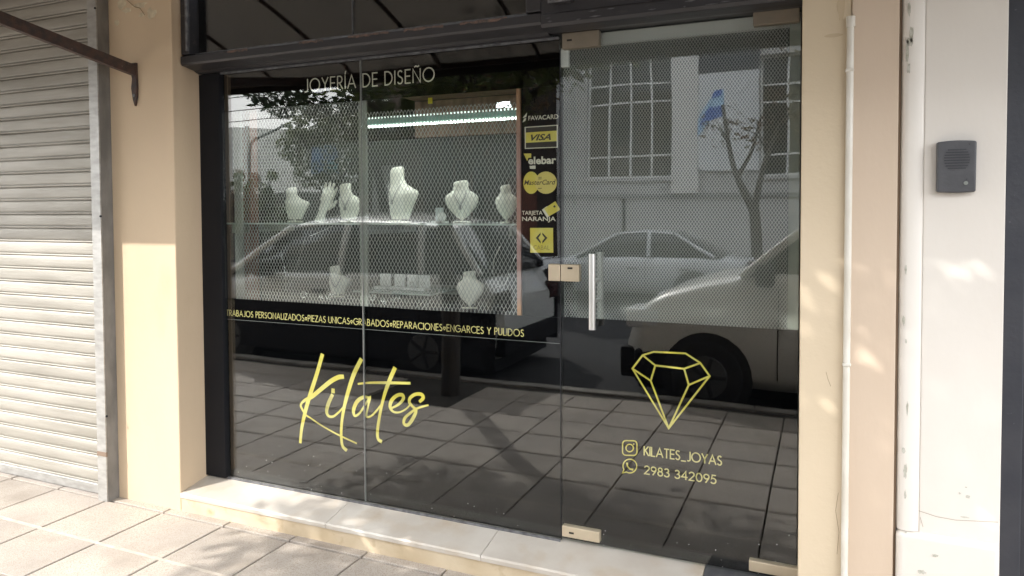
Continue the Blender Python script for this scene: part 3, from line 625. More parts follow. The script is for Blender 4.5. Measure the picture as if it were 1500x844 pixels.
# ---- transom and beam
tb = empty('transom_beam', (-1.6, -0.08, 2.25), 'worn black painted beam above the shop glass with scuffed bare edges', 'beam')
def tbx(prof, a, b, n, m): return loc(MB().extr_x(prof, a, b), tb).build(n, m, tb)
tbx([(-0.04, 2.252), (-0.06, 2.262), (-0.135, 2.275), (-0.142, 2.285), (-0.142, 2.318), (-0.13, 2.326), (-0.03, 2.328), (-0.03, 2.252)], -3.068, -1.07, 'window_beam', beam_m)
tbx([(-0.028, 2.250), (-0.028, 2.3), (0.02, 2.3), (0.02, 2.250)], -3.073, -1.07, 'glazing_rail', beam_m)
tbx([(-0.018, 2.262), (-0.05, 2.259), (-0.134, 2.262), (-0.145, 2.274), (-0.145, 2.31), (-0.139, 2.316), (-0.139, 2.40), (-0.12, 2.41), (0.02, 2.41), (0.02, 2.262)], -1.068, -0.080, 'door_beam', beam_m)
for a, b_ in ((-2.30, -2.16), (-2.02, -1.80), (-1.72, -1.52), (-1.44, -1.22), (-2.75, -2.62)):
    r_ = random.Random(a); n = 10; pts = [(a + (b_ - a) * k / n, 2.3195 + r_.uniform(0, .004)) for k in range(n + 1)] + [(b_ - (b_ - a) * k / n, 2.3185 - r_.uniform(0.001, .012)) for k in range(n + 1)]
    loc(MB().prism(pts, -0.1432, -0.141), tb).build('bare_scuff', worn, tb)
r_ = random.Random(5)
for k in range(16):
    x = r_.uniform(-1.05, -0.15); z = r_.uniform(2.275, 2.305); w_ = r_.uniform(.01, .05); h_ = r_.uniform(.0012, .003)
    loc(MB().prism([(x, z), (x + w_ * .5, z - h_), (x + w_, z + h_ * .4), (x + w_ * .4, z + h_)], -0.1465, -0.1448), tb).build('scratch', edge_m, tb)
tw = empty('transom_window', (-2.0, -0.05, 2.33), 'dark transom window above the beam reflecting the awning ribs', 'window')
loc(MB().box((-3.01, -0.085, 2.329), (-2.035, -0.077, 3.0)), tw).build('glass_pane', glass, tw); loc(MB().box((-2.032, -0.085, 2.329), (-1.14, -0.077, 3.0)), tw).build('glass_pane', glass, tw)
loc(MB().box((-3.01, -0.074, 2.33), (-1.14, -0.070, 3.0)), tw).build('backing', vinyl, tw)
loc(MB().box((-3.068, -0.14, 2.3285), (-3.012, -0.03, 3.0)), tw).build('frame_stile', beam_m, tw, bevel=.006)
loc(MB().tube([(-3.02, -0.144, 2.345), (-3.02, -0.143, 3.0)], 0.008, 8), tw).build('stile_bead', edge_m, tw)
loc(MB().box((-3.01, -0.10, 2.3285), (-1.14, -0.087, 2.34)), tw).build('glazing_bead', edge_m, tw)
loc(MB().box((-1.138, -0.14, 2.3285), (-1.07, -0.03, 3.0)), tw).build('frame_stile', beam_m, tw, bevel=.006)
loc(MB().box((-2.035, -0.088, 2.33), (-2.032, -0.0755, 3.0)), tw).build('glass_joint', edge_m, tw)
# small boxes and exposed lintel above the door
jb = empty('junction_box', (-0.98, -0.16, 2.37), 'small black metal box on the beam above the door hinge corner', 'junction box')
loc(MB().box((-1.02, -0.185, 2.345), (-0.93, -0.12, 2.6)), jb).build('box_body', beam_m, jb, bevel=.006)
loc(MB().box((-1.022, -0.188, 2.343), (-0.928, -0.183, 2.352)), jb).build('box_rim', edge_m, jb); loc(MB().box((-1.022, -0.188, 2.352), (-1.014, -0.183, 2.6)), jb).build('box_rim', edge_m, jb)
ln = empty('lintel_lath', (-0.6, -0.15, 2.42), 'pinkish exposed lintel with bent wires above the beam over the door', 'lintel')
loc(MB().extr_x([(-0.15, 2.412), (-0.18, 2.43), (-0.18, 2.8), (0.1, 2.8), (0.1, 2.412)], -0.86, -0.082), ln).build('lintel_block', mat('pink_render', (0.45, 0.33, 0.27), 0.8, (0.3, 0.2, 0.16), 14, 0.6), ln)
for k in range(4):
    loc(MB().tube([(-0.92 + k * .018, -0.16, 2.46), (-0.85 + k * .02, -0.185, 2.418 + k * .006), (-0.74, -0.19, 2.428 + k * .008), (-0.5, -0.188, 2.44 + k * .009)], 0.003, 6), ln).build('wire', rust if k % 2 else edge_m, ln)
box_up = empty('upper_panel', (-2.0, 0.05, 3.0), 'black panel closing the wall between transom and awning', 'panel')
loc(MB().box((-3.074, -0.13, 3.002), (-1.0, 0.02, 3.3)), box_up).build('panel', blackm, box_up)
loc(MB().box((-0.999, -0.13, 2.802), (-0.079, 0.02, 3.3)), box_up).build('panel', blackm, box_up)

# ---- awning
aw = empty('awning', (-3.0, WALLY, 3.3), 'brown grey canvas awning on curved ribs over the whole shop front', 'awning')
AF, AZ, AT = -1.19, 2.44, 2.79          # front y, front z, top z on the wall
def awn(t):
    d = math.sin(t * pi / 2); return (WALLY - 0.004) + (AF - WALLY + .004) * d, AZ + (AT - AZ) * max(0, 1 - d ** 1.3) ** (1 / 1.3)
AX0, AX1 = -9.0, 1.9
N = 16
cv = []
for x in [AX0 + (AX1 - AX0) * k / 40 for k in range(41)]:
    cv.append([(x, *awn(k / N)) for k in range(N + 1)])
v = [p for r in cv for p in r]; f = [(i * (N + 1) + k, (i + 1) * (N + 1) + k, (i + 1) * (N + 1) + k + 1, i * (N + 1) + k + 1) for i in range(40) for k in range(N)]
loc(MB().add(v, f, True), aw).build('canvas', canvas, aw, fix=False)
loc(MB().box((AX0, AF - 0.004, AZ - 0.065), (AX1, AF + 0.0, AZ + 0.01)), aw).build('valance', mat('dark_valance', (0.05, 0.042, 0.036), 0.9), aw)
loc(MB().box((AX0, AF + 0.002, AZ - 0.02), (AX1, AF + 0.03, AZ + 0.012)), aw).build('front_bar', rust, aw)
k = 0; x = -2.95 - 0.68 * 8
while x < AX1:
    pts = [(x, awn(t / 14)[0] + .012 * (0 if t == 0 else 1), awn(t / 14)[1] - 0.02) for t in range(0, 15)]
    loc(MB().tube(pts, 0.013, 6), aw).build('rib', rust, aw); x += 0.68
arm = MB(); a0 = Vector((-3.34, WALLY - .012, 2.262)); a1 = Vector((-3.34, AF + .03, 2.425))
dv = (a1 - a0).normalized(); up = Vector((0, -dv.z, dv.y)) * (-1)
up = up if up.z > 0 else -up
h_, w_ = 0.027, 0.014
q = [a0 + up * h_ - Vector((w_, 0, 0)), a0 + up * h_ + Vector((w_, 0, 0)), a0 - up * h_ + Vector((w_, 0, 0)), a0 - up * h_ - Vector((w_, 0, 0))]
arm.rings([[tuple(p) for p in q], [tuple(p + (a1 - a0)) for p in q]], smooth=False)
loc(arm, aw).build('side_arm', rust, aw)
pts = [(-3.362, 2.30), (-3.322, 2.30), (-3.322, 2.25), (-3.318, 2.17), (-3.322, 2.12), (-3.335, 2.075), (-3.348, 2.11), (-3.358, 2.17), (-3.35, 2.22), (-3.36, 2.25)]
br = loc(MB().prism(pts, WALLY - .014, WALLY - .001), aw).build('wall_bracket', rust, aw)
MB().tube([(-3.337 + 3.0, -.018, 2.13 - 3.3), (-3.337 + 3.0, -.012, 2.13 - 3.3)], .009, 8).build('bolt', edge_m, br)
for xx in (-6.2, 0.2):
    loc(MB().box((xx, AF + .03, 2.40), (xx + .03, WALLY - .002, 2.44)), aw).build('side_arm', rust, aw)

# ================================================================= SHOW WINDOW CONTENTS
sh = empty('display_shelf', (-2.1, 0.25, 1.455), 'clear shelf across the shop window carrying the upper row of busts', 'shelf')
loc(MB().box((-3.02, 0.09, 1.448), (-1.27, 0.45, 1.456)), sh).build('shelf_board', clearsh, sh)
for xx in (-2.98, -2.12, -1.32):
    loc(MB().box((xx, 0.10, 1.40), (xx + .012, 0.595, 1.447)), sh).build('bracket', greyst, sh)
sh2 = empty('display_shelf', (-2.0, 0.25, 1.11), 'short lower shelf carrying the white ring stands', 'shelf')
loc(MB().box((-2.2, 0.12, 1.105), (-1.75, 0.40, 1.113)), sh2).build('shelf_board', clearsh, sh2)
loc(MB().box((-2.2, 0.40, 1.08), (-1.75, 0.595, 1.105)), sh2).build('bracket', greyst, sh2)
def bust(x, y, z, h, w, rz, tilt, label, kind=0):
    t = empty('necklace_bust', (x, y, z), label, 'display bust', 'jewellery busts in the shop window'); t.rotation_euler = (tilt, 0, rz)
    if kind == 1: A = [(0, .50, .30, .02), (.10, .58, .36, .02), (.28, .72, .42, .05), (.42, .84, .46, .08), (.50, .90, .42, .09), (.555, .84, .36, .07), (.61, .66, .30, .00), (.68, .50, .27, -.07), (.76, .42, .27, -.11), (.86, .40, .28, -.13), (.95, .40, .28, -.13), (1.0, .33, .24, -.13)]
    else: A = [(0, .10, .10, 0), (.06, .30, .22, 0), (.18, .58, .36, 0), (.32, .84, .46, 0), (.46, .98, .48, 0), (.56, 1.0, .44, 0), (.64, .90, .38, 0), (.70, .70, .34, 0), (.76, .50, .32, -.02), (.86, .45, .32, -.03), (.95, .46, .32, -.03), (1.0, .36, .26, -.03)]
    R_ = []
    for (u, hw_, dp, o_) in A:
        ring = []
        for k in range(20):
            a = 2 * pi * k / 20; ca, sa = math.cos(a), math.sin(a)
            ca = math.copysign(abs(ca) ** .8, ca); fl = .55 if sa > 0 else 1
            ring.append((ca * hw_ * w / 2 + o_ * w, sa * dp * w / 2 * fl, u * h + 0.016 + (.02 * ca * h if u > .93 else 0)))
        R_.append(ring)
    MB().rings(R_).build('bust_form', leather, t)
    MB().tube([(0, 0, 0), (0, 0, 0.006), (0, 0, 0.0061), (0, 0, 0.03)], [w * .28, w * .28, .006, .006], 14).build('base', leather, t)
    return t
b1 = bust(-2.69, .27, 1.457, .175, .15, .5, -.1, 'ivory bust farthest left on the upper shelf, broad shoulders', 1)
b2 = bust(-2.33, .27, 1.457, .19, .155, .3, -.08, 'ivory bust beside the hand display, left of the glass joint', 1)
b3 = bust(-2.03, .30, 1.457, .27, .21, -.1, -.08, 'largest ivory bust, just right of the glass joint', 1)
b4 = bust(-1.64, .25, 1.457, .19, .165, .4, -.08, 'ivory bust in the middle of the right pane, small white stand at its foot')
b5 = bust(-1.40, .25, 1.457, .165, .115, 0, 0, 'narrow greenish ivory bust at the right end of the upper shelf')
b6 = bust(-2.37, .22, 1.06, .15, .135, .4, -.12, 'ivory bust low in the left pane wearing a chain necklace', 1)
b7 = bust(-1.585, .22, 1.04, .165, .14, .2, -.1, 'ivory bust low in the right pane, rounded head form above a pointed chest')
nk = MB(); pts = [(-.030, -.020, .125), (-.026, -.030, .095), (-.012, -.036, .062), (0.002, -.038, .045), (.014, -.036, .062), (.028, -.03, .095), (.034, -.018, .125)]
nk.tube(catmull([(p[0], p[1], p[2]) for p in pts], 5), .0022, 6); tn = nk.build('chain_necklace', mat('grey_chain', (.25, .25, .24), .3, metal=.8), None, (-2.37, .212, 1.07)); tn.rotation_euler = (-.12, 0, .4)
tag(tn, 'dark chain necklace hanging on the low left bust', 'necklace')
for (bx, by, bz, w_, h_, rz_, ti_, lab) in ((-2.33, .27, 1.457, .155, .19, .3, -.08, 'fine dark chain with a drop on the ivory bust left of the glass joint'),
        (-2.03, .30, 1.457, .21, .27, -.1, -.08, 'grey chain with a wide pendant on the largest bust'), (-1.64, .25, 1.457, .165, .19, .4, -.08, 'thin grey chain on the middle bust of the right pane')):
    q = [(-.20, -.14, .70), (-.16, -.25, .6), (-.06, -.27, .44), (0, -.27, .36), (.06, -.27, .44), (.15, -.25, .6), (.17, -.14, .70)]
    mbn = MB().tube(catmull([(p[0] * w_ - .03 * w_, p[1] * w_ - .004, p[2] * h_) for p in q], 4), .0021, 5); mbn.box((-.03 * w_ - .006, -.27 * w_ - .010, .36 * h_ - .02), (-.03 * w_ + .006, -.27 * w_ - .004, .36 * h_))
    tn = mbn.build('pendant_necklace', bpy.data.materials['grey_chain'], None, (bx, by, bz + .012)); tn.rotation_euler = (ti_, 0, rz_); tag(tn, lab, 'necklace')
def hand(x, y, z, rz, tilt, sc, label):
    mb = MB(); T = lambda pts: [Vector(p) * sc for p in pts]
    mb.tube(T([(0, 0, 0), (0, 0, .05), (0, 0, .09), (.002, 0, .12), (.004, 0, .15)]), [.026 * sc, .02 * sc, .024 * sc, .03 * sc, .026 * sc], 10)
    mb.tube(T([(-.014, 0, .11), (-.014, 0, .15)]), [.017 * sc, .014 * sc], 8); mb.tube(T([(.018, 0, .11), (.018, 0, .15)]), [.017 * sc, .014 * sc], 8)
    for fx, ln_, lean in ((-.022, .055, -.006), (-.007, .068, -.002), (.009, .064, .002), (.024, .05, .008)):
        mb.tube(T([(fx, 0, .135), (fx + lean * .6, -.004, .15 + ln_ * .45), (fx + lean, -.012, .15 + ln_)]), [.0095 * sc, .008 * sc, .0055 * sc], 8)
    mb.tube(T([(.02, -.002, .08), (.042, -.01, .105), (.05, -.018, .135)]), [.012 * sc, .009 * sc, .006 * sc], 8)
    o = mb.build('hand_display', leather, None, (x, y, z)); o.rotation_euler = (0, tilt, rz)
    rmsh = o.modifiers.new('join', 'REMESH'); rmsh.mode = 'VOXEL'; rmsh.voxel_size = 0.003 * sc; rmsh.use_smooth_shade = True
    return tag(o, label, 'hand display')
hand(-2.50, .24, 1.457, .65, .32, 1.05, 'white upright hand display with fingers leaning right, on the upper shelf')
# ring stands
rk = None
for i, (px, lab) in enumerate(((561, 'white ring stand nearest the glass joint on the lower shelf'), (582, 'white ring stand second from the glass joint'), (601, 'white ring stand third from the glass joint'), (618, 'white ring stand farthest right on the lower shelf'))):
    X, _z = P(px, 418, .25)
    if rk is None:
        rk = empty('ring_stand', (X, .25, 1.114), None, 'ring stand', 'white ring stands in the shop window')
        MB().box((-.036, -.03, 0), (.034, .03, .014)).build('foot', whitep, rk, bevel=.002)
        MB().box((-.026, .012, .0142), (.034, .026, .075)).build('back_plate', whitep, rk, bevel=.002)
        MB().tube([(0.01 + .010 * math.cos(a), 0, .028 + .012 * math.sin(a)) for a in [2 * pi * k / 12 for k in range(13)]], .0016, 5).build('ring', silver, rk)
        o = rk
    else: o = copy_tree(rk); o.location.x = X
    o['label'] = lab
def lump(name, pts, rad, m, lab, cat): o = MB().tube(pts, rad, 7).local(pts[0]).build(name, m, None, tuple(pts[0])); return tag(o, lab, cat)
X, Z = P(645, 312, .2)
gb = empty('jewellery_stand', (X - .01, .2, 1.457), 'small clear acrylic stand left of the middle bust', 'jewellery stand')
MB().box((-.03, -.02, 0), (.03, .02, .01)).build('foot', whitep, gb); MB().box((-.018, 0, .0102), (.022, .012, .075)).build('upright', mat('frosted_acrylic', (.55, .6, .6), .2), gb)
gs = empty('jewellery_stand', (-1.725, .2, 1.457), 'small white disc stand at the foot of the middle bust', 'jewellery stand')
MB().box((-.028, -.02, 0), (.028, .02, .008)).build('foot', whitep, gs); MB().tube([(0, -.006, .03), (0, .006, .03)], .022, 16).build('disc', whitep, gs)
# long necklaces hanging at left and right
for i, (pa, lab) in enumerate((([(412, 372), (418, 400), (419, 426), (430, 408), (446, 352)], 'fine silver chain hanging in a V low in the left pane'),
        ([(733, 360), (724, 380), (722, 402)], 'short silver chain hanging beside the right pane edge'), ([(756, 372), (748, 392), (740, 416), (728, 420)], 'long silver chain curving down at the right edge of the grille'),
        ([(454, 346), (466, 341), (478, 336), (487, 331)], 'beaded bright bracelet under the shelf in the left pane'),)):
    pts = [(P(*p, .2)[0], .2, P(*p, .2)[1]) for p in pa]
    o = lump('hanging_chain', catmull(pts, 5), .0022, silver, lab, 'necklace')
# loop earring displays etc. along the window floor
for i, (px, py, lab) in enumerate(((445, 432, 'shiny silver hoops heaped low at the left of the window'), (470, 436, 'bright silver cuff standing beside the low left bust'), (483, 434, 'second bright silver cuff touching the low left bust'),
        (546, 436, 'round silver earring on the window floor right of the glass joint'), (562, 442, 'pale blue silver brooch on the window floor'), (580, 438, 'small silver clasp under the ring stands'))):
    X, Z = P(px, py, .17); mb = MB()
    t = empty('silver_jewellery', (X, .17, Z), lab, 'jewellery')
    for k in range(3):
        r = .012 + .004 * k; an = k * .7 + i
        MB().tube([(r * math.cos(a) * math.cos(an), r * math.cos(a) * math.sin(an), r * math.sin(a)) for a in [2 * pi * q / 16 for q in range(17)]], .0028, 6).build('hoop', silver, t)
for i, px in enumerate((606, 616)):
    a0_ = P(px, 455, .16); a1_ = P(px + 26, 428, .16)
    lump('silver_chain', [(a0_[0], .16, a0_[1]), (a1_[0], .2, a1_[1])], .003, silver, ('lower' if i == 0 else 'upper') + ' of two silver chains laid diagonally beside the ring stands', 'necklace')
tray = box('velvet_tray', (-2.55, .13, .976), (-1.4, .45, 1.03), velvet, None, .006); tag(tray, 'dark velvet tray along the bottom of the window display', 'tray')
bt = box('velvet_block', (-2.42, .18, 1.031), (-2.3, .27, 1.06), velvet, None, .004); tag(bt, 'dark velvet block under the low left bust', 'stand')
box_p = box('wooden_post', (-3.015, .22, .98), (-2.955, .28, 2.12), woodr, None, .003); tag(box_p, 'red brown wooden post at the left of the window display', 'post')
# led bar
lb = empty('led_light_bar', (-1.77, .25, 1.97), 'lit twin row LED light bar with green housing across the right pane', 'light')
loc(MB().box((-2.2, .235, 1.965), (-1.29, .27, 1.99)), lb).build('housing', ledh, lb)
for yy, zz, n_, w_ in ((.228, 1.945, 47, .0055), (.232, 1.992, 47, .003)):
    mb = MB()
    for k in range(n_):
        x = -2.19 + k * .0192; mb.box((x, yy, zz), (x + w_ * 1.9, yy + .006, zz + (.016 if w_ > .004 else .008)))
    o = loc(mb, lb).build('diode_row', led, lb); o['kind'] = 'stuff'
lm = empty('loop_lamp', (-1.40, .2, 2.0), 'small bright coil of cold white LED light at the top right of the window', 'light')
mb = MB(); pts = []
for k in range(40): a = k * .55; pts.append((-1.405 + .035 * math.cos(a) , .22 + k * .0006, 2.018 + .012 * math.sin(a * 1.3)))
loc(mb.tube(pts, .0022, 5), lm).build('led_coil', ledw, lm)
yt = box('yellow_tag', (*P(627, 150, .2)[:1], .2, P(627, 152, .2)[1]), (P(633, 150, .2)[0], .204, P(633, 143, .2)[1]), mat('yellow_card', (.7, .6, .05), .6), None); tag(yt, 'tiny yellow tag hanging above the light bar', 'tag')
# light of the lit LED bar; left showcase and room lights are unseen fills
for nm, lc, sx, sy, en in (('showcase_lamp', (-1.75, .24, 1.955), .9, .04, 2.6), ('showcase_lamp', (-2.5, .3, 2.1), .8, .05, 2.0), ('room_fill', (-0.7, 2.0, 2.9), 1.0, 1.0, 2.5)):
    ld = bpy.data.lights.new(nm, 'AREA'); ld.shape = 'RECTANGLE'; ld.size = sx; ld.size_y = sy; ld.energy = en; ld.color = (.95, 1, .95)
    o = bpy.data.objects.new(nm, ld); COL.objects.link(o); o.location = lc

# ================================================================= THE STREET (seen in the glass)
def leaf_cloud(centres, n, size, rnd_, squash=1.0):
    v = []; f = []
    wsum = sum(c[3] ** 2 for c in centres)
    for (cx_, cy_, cz_, r) in centres:
        for _ in range(int(n * r * r / wsum)):
            d = Vector((rnd_.gauss(0, 1), rnd_.gauss(0, 1), rnd_.gauss(0, 1))).normalized() * r * rnd_.uniform(.25, 1) ** .6
            c = Vector((cx_, cy_, cz_)) + Vector((d.x, d.y, d.z * squash)); s = size * rnd_.uniform(.6, 1.25)
            a = Vector((rnd_.gauss(0, 1), rnd_.gauss(0, 1), rnd_.gauss(0, .6))).normalized(); b = a.orthogonal().normalized()
            b = (b * math.cos(q_ := rnd_.uniform(0, 6.28)) + a.cross(b) * math.sin(q_))
            k = len(v); v += [tuple(c - a * s), tuple(c - a * s * .1 + b * s * .42), tuple(c + a * s), tuple(c - a * s * .1 - b * s * .42)]; f.append((k, k + 1, k + 2, k + 3))
    return v, f
def tree(x, y, trunk, limbs, centres, n, size, lm_, seed, label, squash=.8, z=GZ):
    t = empty('street_tree', (x, y, z), label, 'tree', 'street trees'); r = random.Random(seed)
    loc(MB().tube(catmull([tuple(p[:3]) for p in trunk], 4), [trunk[0][3] + (trunk[-1][3] - trunk[0][3]) * k / ((len(trunk) - 1) * 4) for k in range((len(trunk) - 1) * 4 + 1)], 10), t).build('trunk', bark, t)
    for lb_ in limbs:
        m_ = (len(lb_) - 1) * 4
        loc(MB().tube(catmull([tuple(p[:3]) for p in lb_], 4), [lb_[0][3] + (lb_[-1][3] - lb_[0][3]) * k / m_ for k in range(m_ + 1)], 7), t).build('limb', bark, t)
    mb = MB()
    for c in centres:      # twigs
        for _ in range(5):
            d = Vector((r.gauss(0, 1), r.gauss(0, 1), r.gauss(0, .7))).normalized() * c[3] * .9
            mb.tube([(c[0] - d.x * .2, c[1] - d.y * .2, c[2] - d.z * .2 - c[3] * .4), (c[0] + d.x * .4, c[1] + d.y * .4, c[2] + d.z * .3), (c[0] + d.x, c[1] + d.y, c[2] + d.z)], [.014, .009, .003], 4)
    loc(mb, t).build('twigs', bark, t)
    v, f = leaf_cloud(centres, n, size, r, squash); loc(MB().add(v, f), t).build('crown', lm_, t, fix=False)
    return t
# near tree in the pit
cn = [(-3.7, -2.45, 2.2, .32), (-3.1, -2.4, 2.35, .32), (-2.45, -2.45, 2.3, .3),(-2.4, -2.9, 3.0, .6), (-1.7, -3.1, 3.2, .6), (-2.0, -2.4, 2.75, .45),(-3.4, -2.6, 2.6, .5), (-2.7, -2.5, 2.65, .55), (-4.1, -3.4, 3.2, .6), (-4.9, -3.5, 3.25, .6), (-5.2, -4.1, 4.0, .8), (-4.3, -3.9, 3.9, .7), (-3.4, -3.3, 3.1, .7), (-2.4, -3.2, 3.2, .7), (-1.8, -2.6, 3.0, .55), (-3.3, -2.7, 3.5, .8), (-2.4, -2.7, 3.6, .9), (-1.5, -2.5, 3.35, .7), (-1.0, -2.8, 3.7, .8), (-.2, -2.7, 3.9, .8), (-3.0, -3.4, 3.5, .8), (-1.8, -3.5, 3.9, .9), (-2.6, -2.8, 4.5, .9), (-1.2, -3.0, 4.6, .9), (0.5, -3.0, 4.2, .7)]
tree(-2.95, -2.52, [(-2.95, -2.52, -.2, .085), (-2.93, -2.52, .6, .07), (-2.98, -2.5, 1.3, .066), (-2.9, -2.5, 1.75, .06)],
     [[(-2.95, -2.5, 1.6, .055), (-3.12, -2.5, 1.95, .05), (-3.45, -2.52, 2.25, .042), (-3.9, -2.6, 2.6, .025), (-4.2, -2.7, 3.1, .012)],
      [(-2.92, -2.5, 1.65, .05), (-2.6, -2.52, 2.1, .042), (-2.2, -2.6, 2.7, .034), (-1.5, -2.7, 3.4, .02)],
      [(-2.95, -2.5, 1.7, .05), (-2.98, -2.7, 2.5, .04), (-2.6, -3.0, 3.6, .02)], [(-2.5, -2.53, 2.2, .03), (-1.8, -2.6, 2.75, .022), (-.6, -2.8, 3.6, .012)]],
     cn, 15000, .06, leafg, 3, 'young street tree in the square pit before the shop, its trunk leaning slightly', .8)
# tree over the street at left, dark against the sky
c3 = [(-11.3, -9.4, 4.0, .42), (-10.9, -9.5, 3.75, .40), (-10.4, -9.4, 3.95, .42), (-9.9, -9.4, 3.75, .45), (-9.4, -9.6, 3.7, .5), (-8.8, -9.6, 3.9, .6), (-10.6, -9.5, 4.5, .6), (-9.7, -9.5, 4.6, .7), (-11.2, -9.8, 5.4, 1.1), (-9.8, -9.9, 5.5, 1.2), (-8.6, -10.2, 4.9, .9), (-13.0, -9.6, 4.9, .6)]
tree(-9.7, -10.9, [(-9.7, -11.9, -.2, .14), (-9.72, -11.8, 1.5, .12), (-9.8, -11.5, 2.8, .10)], [[(-9.8, -11.5, 2.7, .08), (-10.5, -10.6, 3.8, .05), (-11.8, -9.7, 4.5, .02)], [(-9.8, -11.5, 2.7, .08), (-9.5, -10.6, 3.9, .05), (-9.0, -9.9, 5, .02)]],
     c3, 5200, .085, leafd, 9, 'dark leafy tree across the street, its crown black against the bright sky', .6)
# bushy reddish green tree behind
c4 = [(-13.4, -13.0, 3.3, .6), (-12.8, -13.0, 3.8, .8), (-11.8, -13.1, 3.6, .9), (-12.9, -13.1, 2.6, .6), (-11.7, -13.0, 2.5, .8), (-10.9, -13.2, 3.4, .8)]
tree(-12.3, -13.2, [(-12.3, -13.2, -.2, .12), (-12.3, -13.2, 1.4, .1), (-12.2, -13.2, 2.4, .08)], [[(-12.2, -13.2, 2.2, .06), (-13.2, -13.1, 3.3, .02)], [(-12.2, -13.2, 2.2, .06), (-11.2, -13.1, 3.3, .02)]],
     c4, 4500, .085, leafg, 12, 'bushy green tree before the pale wall across the street', .9)
c5 = [(-1.9, -12.3, 3.15, .5), (-1.2, -12.2, 3.0, .45), (-.7, -12.4, 3.5, .6), (-1.6, -12.5, 5.6, 1.0), (-.4, -12.4, 5.2, 1.0)]
tree(-1.25, -12.2, [(-1.22, -12.2, -.2, .13), (-1.22, -12.2, .6, .11), (-1.3, -12.2, 1.5, .10)], [[(-1.3, -12.2, 1.45, .09), (-1.6, -12.2, 2.1, .08), (-1.75, -12.2, 2.6, .06), (-1.9, -12.2, 3.6, .03)],
     [(-1.3, -12.2, 1.5, .08), (-1.15, -12.2, 2.3, .06), (-.85, -12.2, 3.2, .03)], [(-1.62, -12.2, 2.2, .05), (-1.35, -12.2, 2.7, .04), (-1.2, -12.2, 3.3, .02)]], c5, 900, .07, leafr, 21, 'bare limbed tree with forked trunk before the windowed white building', .9)
c6 = [(-7.2, -12.3, 3.8, .9), (-6.4, -12.3, 4.4, 1.0), (-8.0, -12.4, 4.4, .9), (-7.1, -12.4, 5.3, 1.0), (-5.8, -12.4, 5.0, .7), (-7.6, -12.2, 2.9, .5)]
tree(-7.0, -12.3, [(-7.0, -12.3, -.2, .15), (-7.0, -12.3, 1.2, .12), (-7.1, -12.3, 2.4, .1)], [[(-7.1, -12.3, 2.3, .08), (-6.4, -12.3, 3.3, .06), (-5.9, -12.3, 4.6, .02)], [(-7.1, -12.3, 2.3, .08), (-7.8, -12.3, 3.4, .05), (-8.2, -12.4, 4.6, .02)]],
     c6, 2600, .085, leafr, 31, 'sparse reddish leaved tree across the street before the brown building', .9)
# shrubs at left
for i, (x, y, lab) in enumerate(((-16.6, -14.2, 'spiky tall shrub at the foot of the pale wall, farthest left'), (-15.4, -13.6, 'thin upright shrub between the spiky shrub and the bushy tree'), (-14.2, -13.4, 'low rounded shrub beside the bushy tree'))):
    t = empty('shrub', (x, y, GZ), lab, 'shrub', 'shrubs along the pale wall'); r = random.Random(50 + i); mb = MB(); L_ = []
    for k in range(26):
        a = r.uniform(0, 6.28); h = r.uniform(1.4, 2.9) if i < 2 else r.uniform(.8, 1.8); q = r.uniform(.15, .55)
        mb.tube([(0, 0, 0), (q * .5 * math.cos(a), q * .5 * math.sin(a), h * .6), (q * math.cos(a), q * math.sin(a), h)], [.02, .014, .005], 4); L_.append((q * math.cos(a), q * math.sin(a), h * r.uniform(.6, 1), .18))
    mb.build('stems', bark, t); v, f = leaf_cloud(L_, 1500, .07, r); MB().add(v, f).build('foliage', leafr if i == 0 else leafg, t, fix=False)

# ---- buildings across the street
def holes_wall(x0, x1, z0, z1, holes, y0, y1):
    mb = MB(); xs = sorted({x0, x1, *[h[0] for h in holes], *[h[2] for h in holes]}); zs = sorted({z0, z1, *[h[1] for h in holes], *[h[3] for h in holes]})
    for i in range(len(xs) - 1):
        cz = None
        for j in range(len(zs) - 1):
            mx_, mz_ = (xs[i] + xs[i + 1]) / 2, (zs[j] + zs[j + 1]) / 2
            solid = not any(h[0] < mx_ < h[2] and h[1] < mz_ < h[3] for h in holes)
            if solid: cz = (cz[0], zs[j + 1]) if cz else (zs[j], zs[j + 1])
            if (not solid or j == len(zs) - 2) and cz: mb.box((xs[i], y0, cz[0]), (xs[i + 1], y1, cz[1])); cz = None
    return mb
YB = -14.0
wb = empty('white_building', (-2.5, YB - 1, GZ), 'white plastered building across the street with tall barred windows', 'building')
wins = [(-5.34, 2.27, -3.27, 5.2), (-1.35, 2.27, 0.9, 4.9), (3.0, 2.27, 5.2, 4.9)]
loc(holes_wall(-6.12, 8.0, GZ, 5.35, wins, YB - .35, YB), wb).build('wall', plaster, wb)
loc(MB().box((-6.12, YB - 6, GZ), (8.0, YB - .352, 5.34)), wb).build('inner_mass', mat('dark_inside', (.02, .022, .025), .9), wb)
loc(MB().box((-6.12, YB - 6, 5.352), (8.0, YB - .02, 8.0)), wb).build('dark_upper_wall', mat('dark_slate_cladding', (.06, .063, .075), .7, (.045, .047, .055), 1), wb)
loc(MB().box((-6.12, YB + .001, 1.80), (8.0, YB + .05, 1.90)), wb).build('ledge', mat('grey_ledge', (.25, .25, .25), .8), wb)
loc(MB().box((-2.65, YB + .001, 4.62), (-1.37, YB + .035, 5.34)), wb).build('dark_sign_board', mat('navy_board', (.02, .025, .05), .5), wb)
loc(MB().box((-3.27, YB + .001, 1.902), (-2.66, YB + .12, 5.22)), wb).build('pilaster', mat('white_pilaster', (.66, .65, .63), .8), wb)
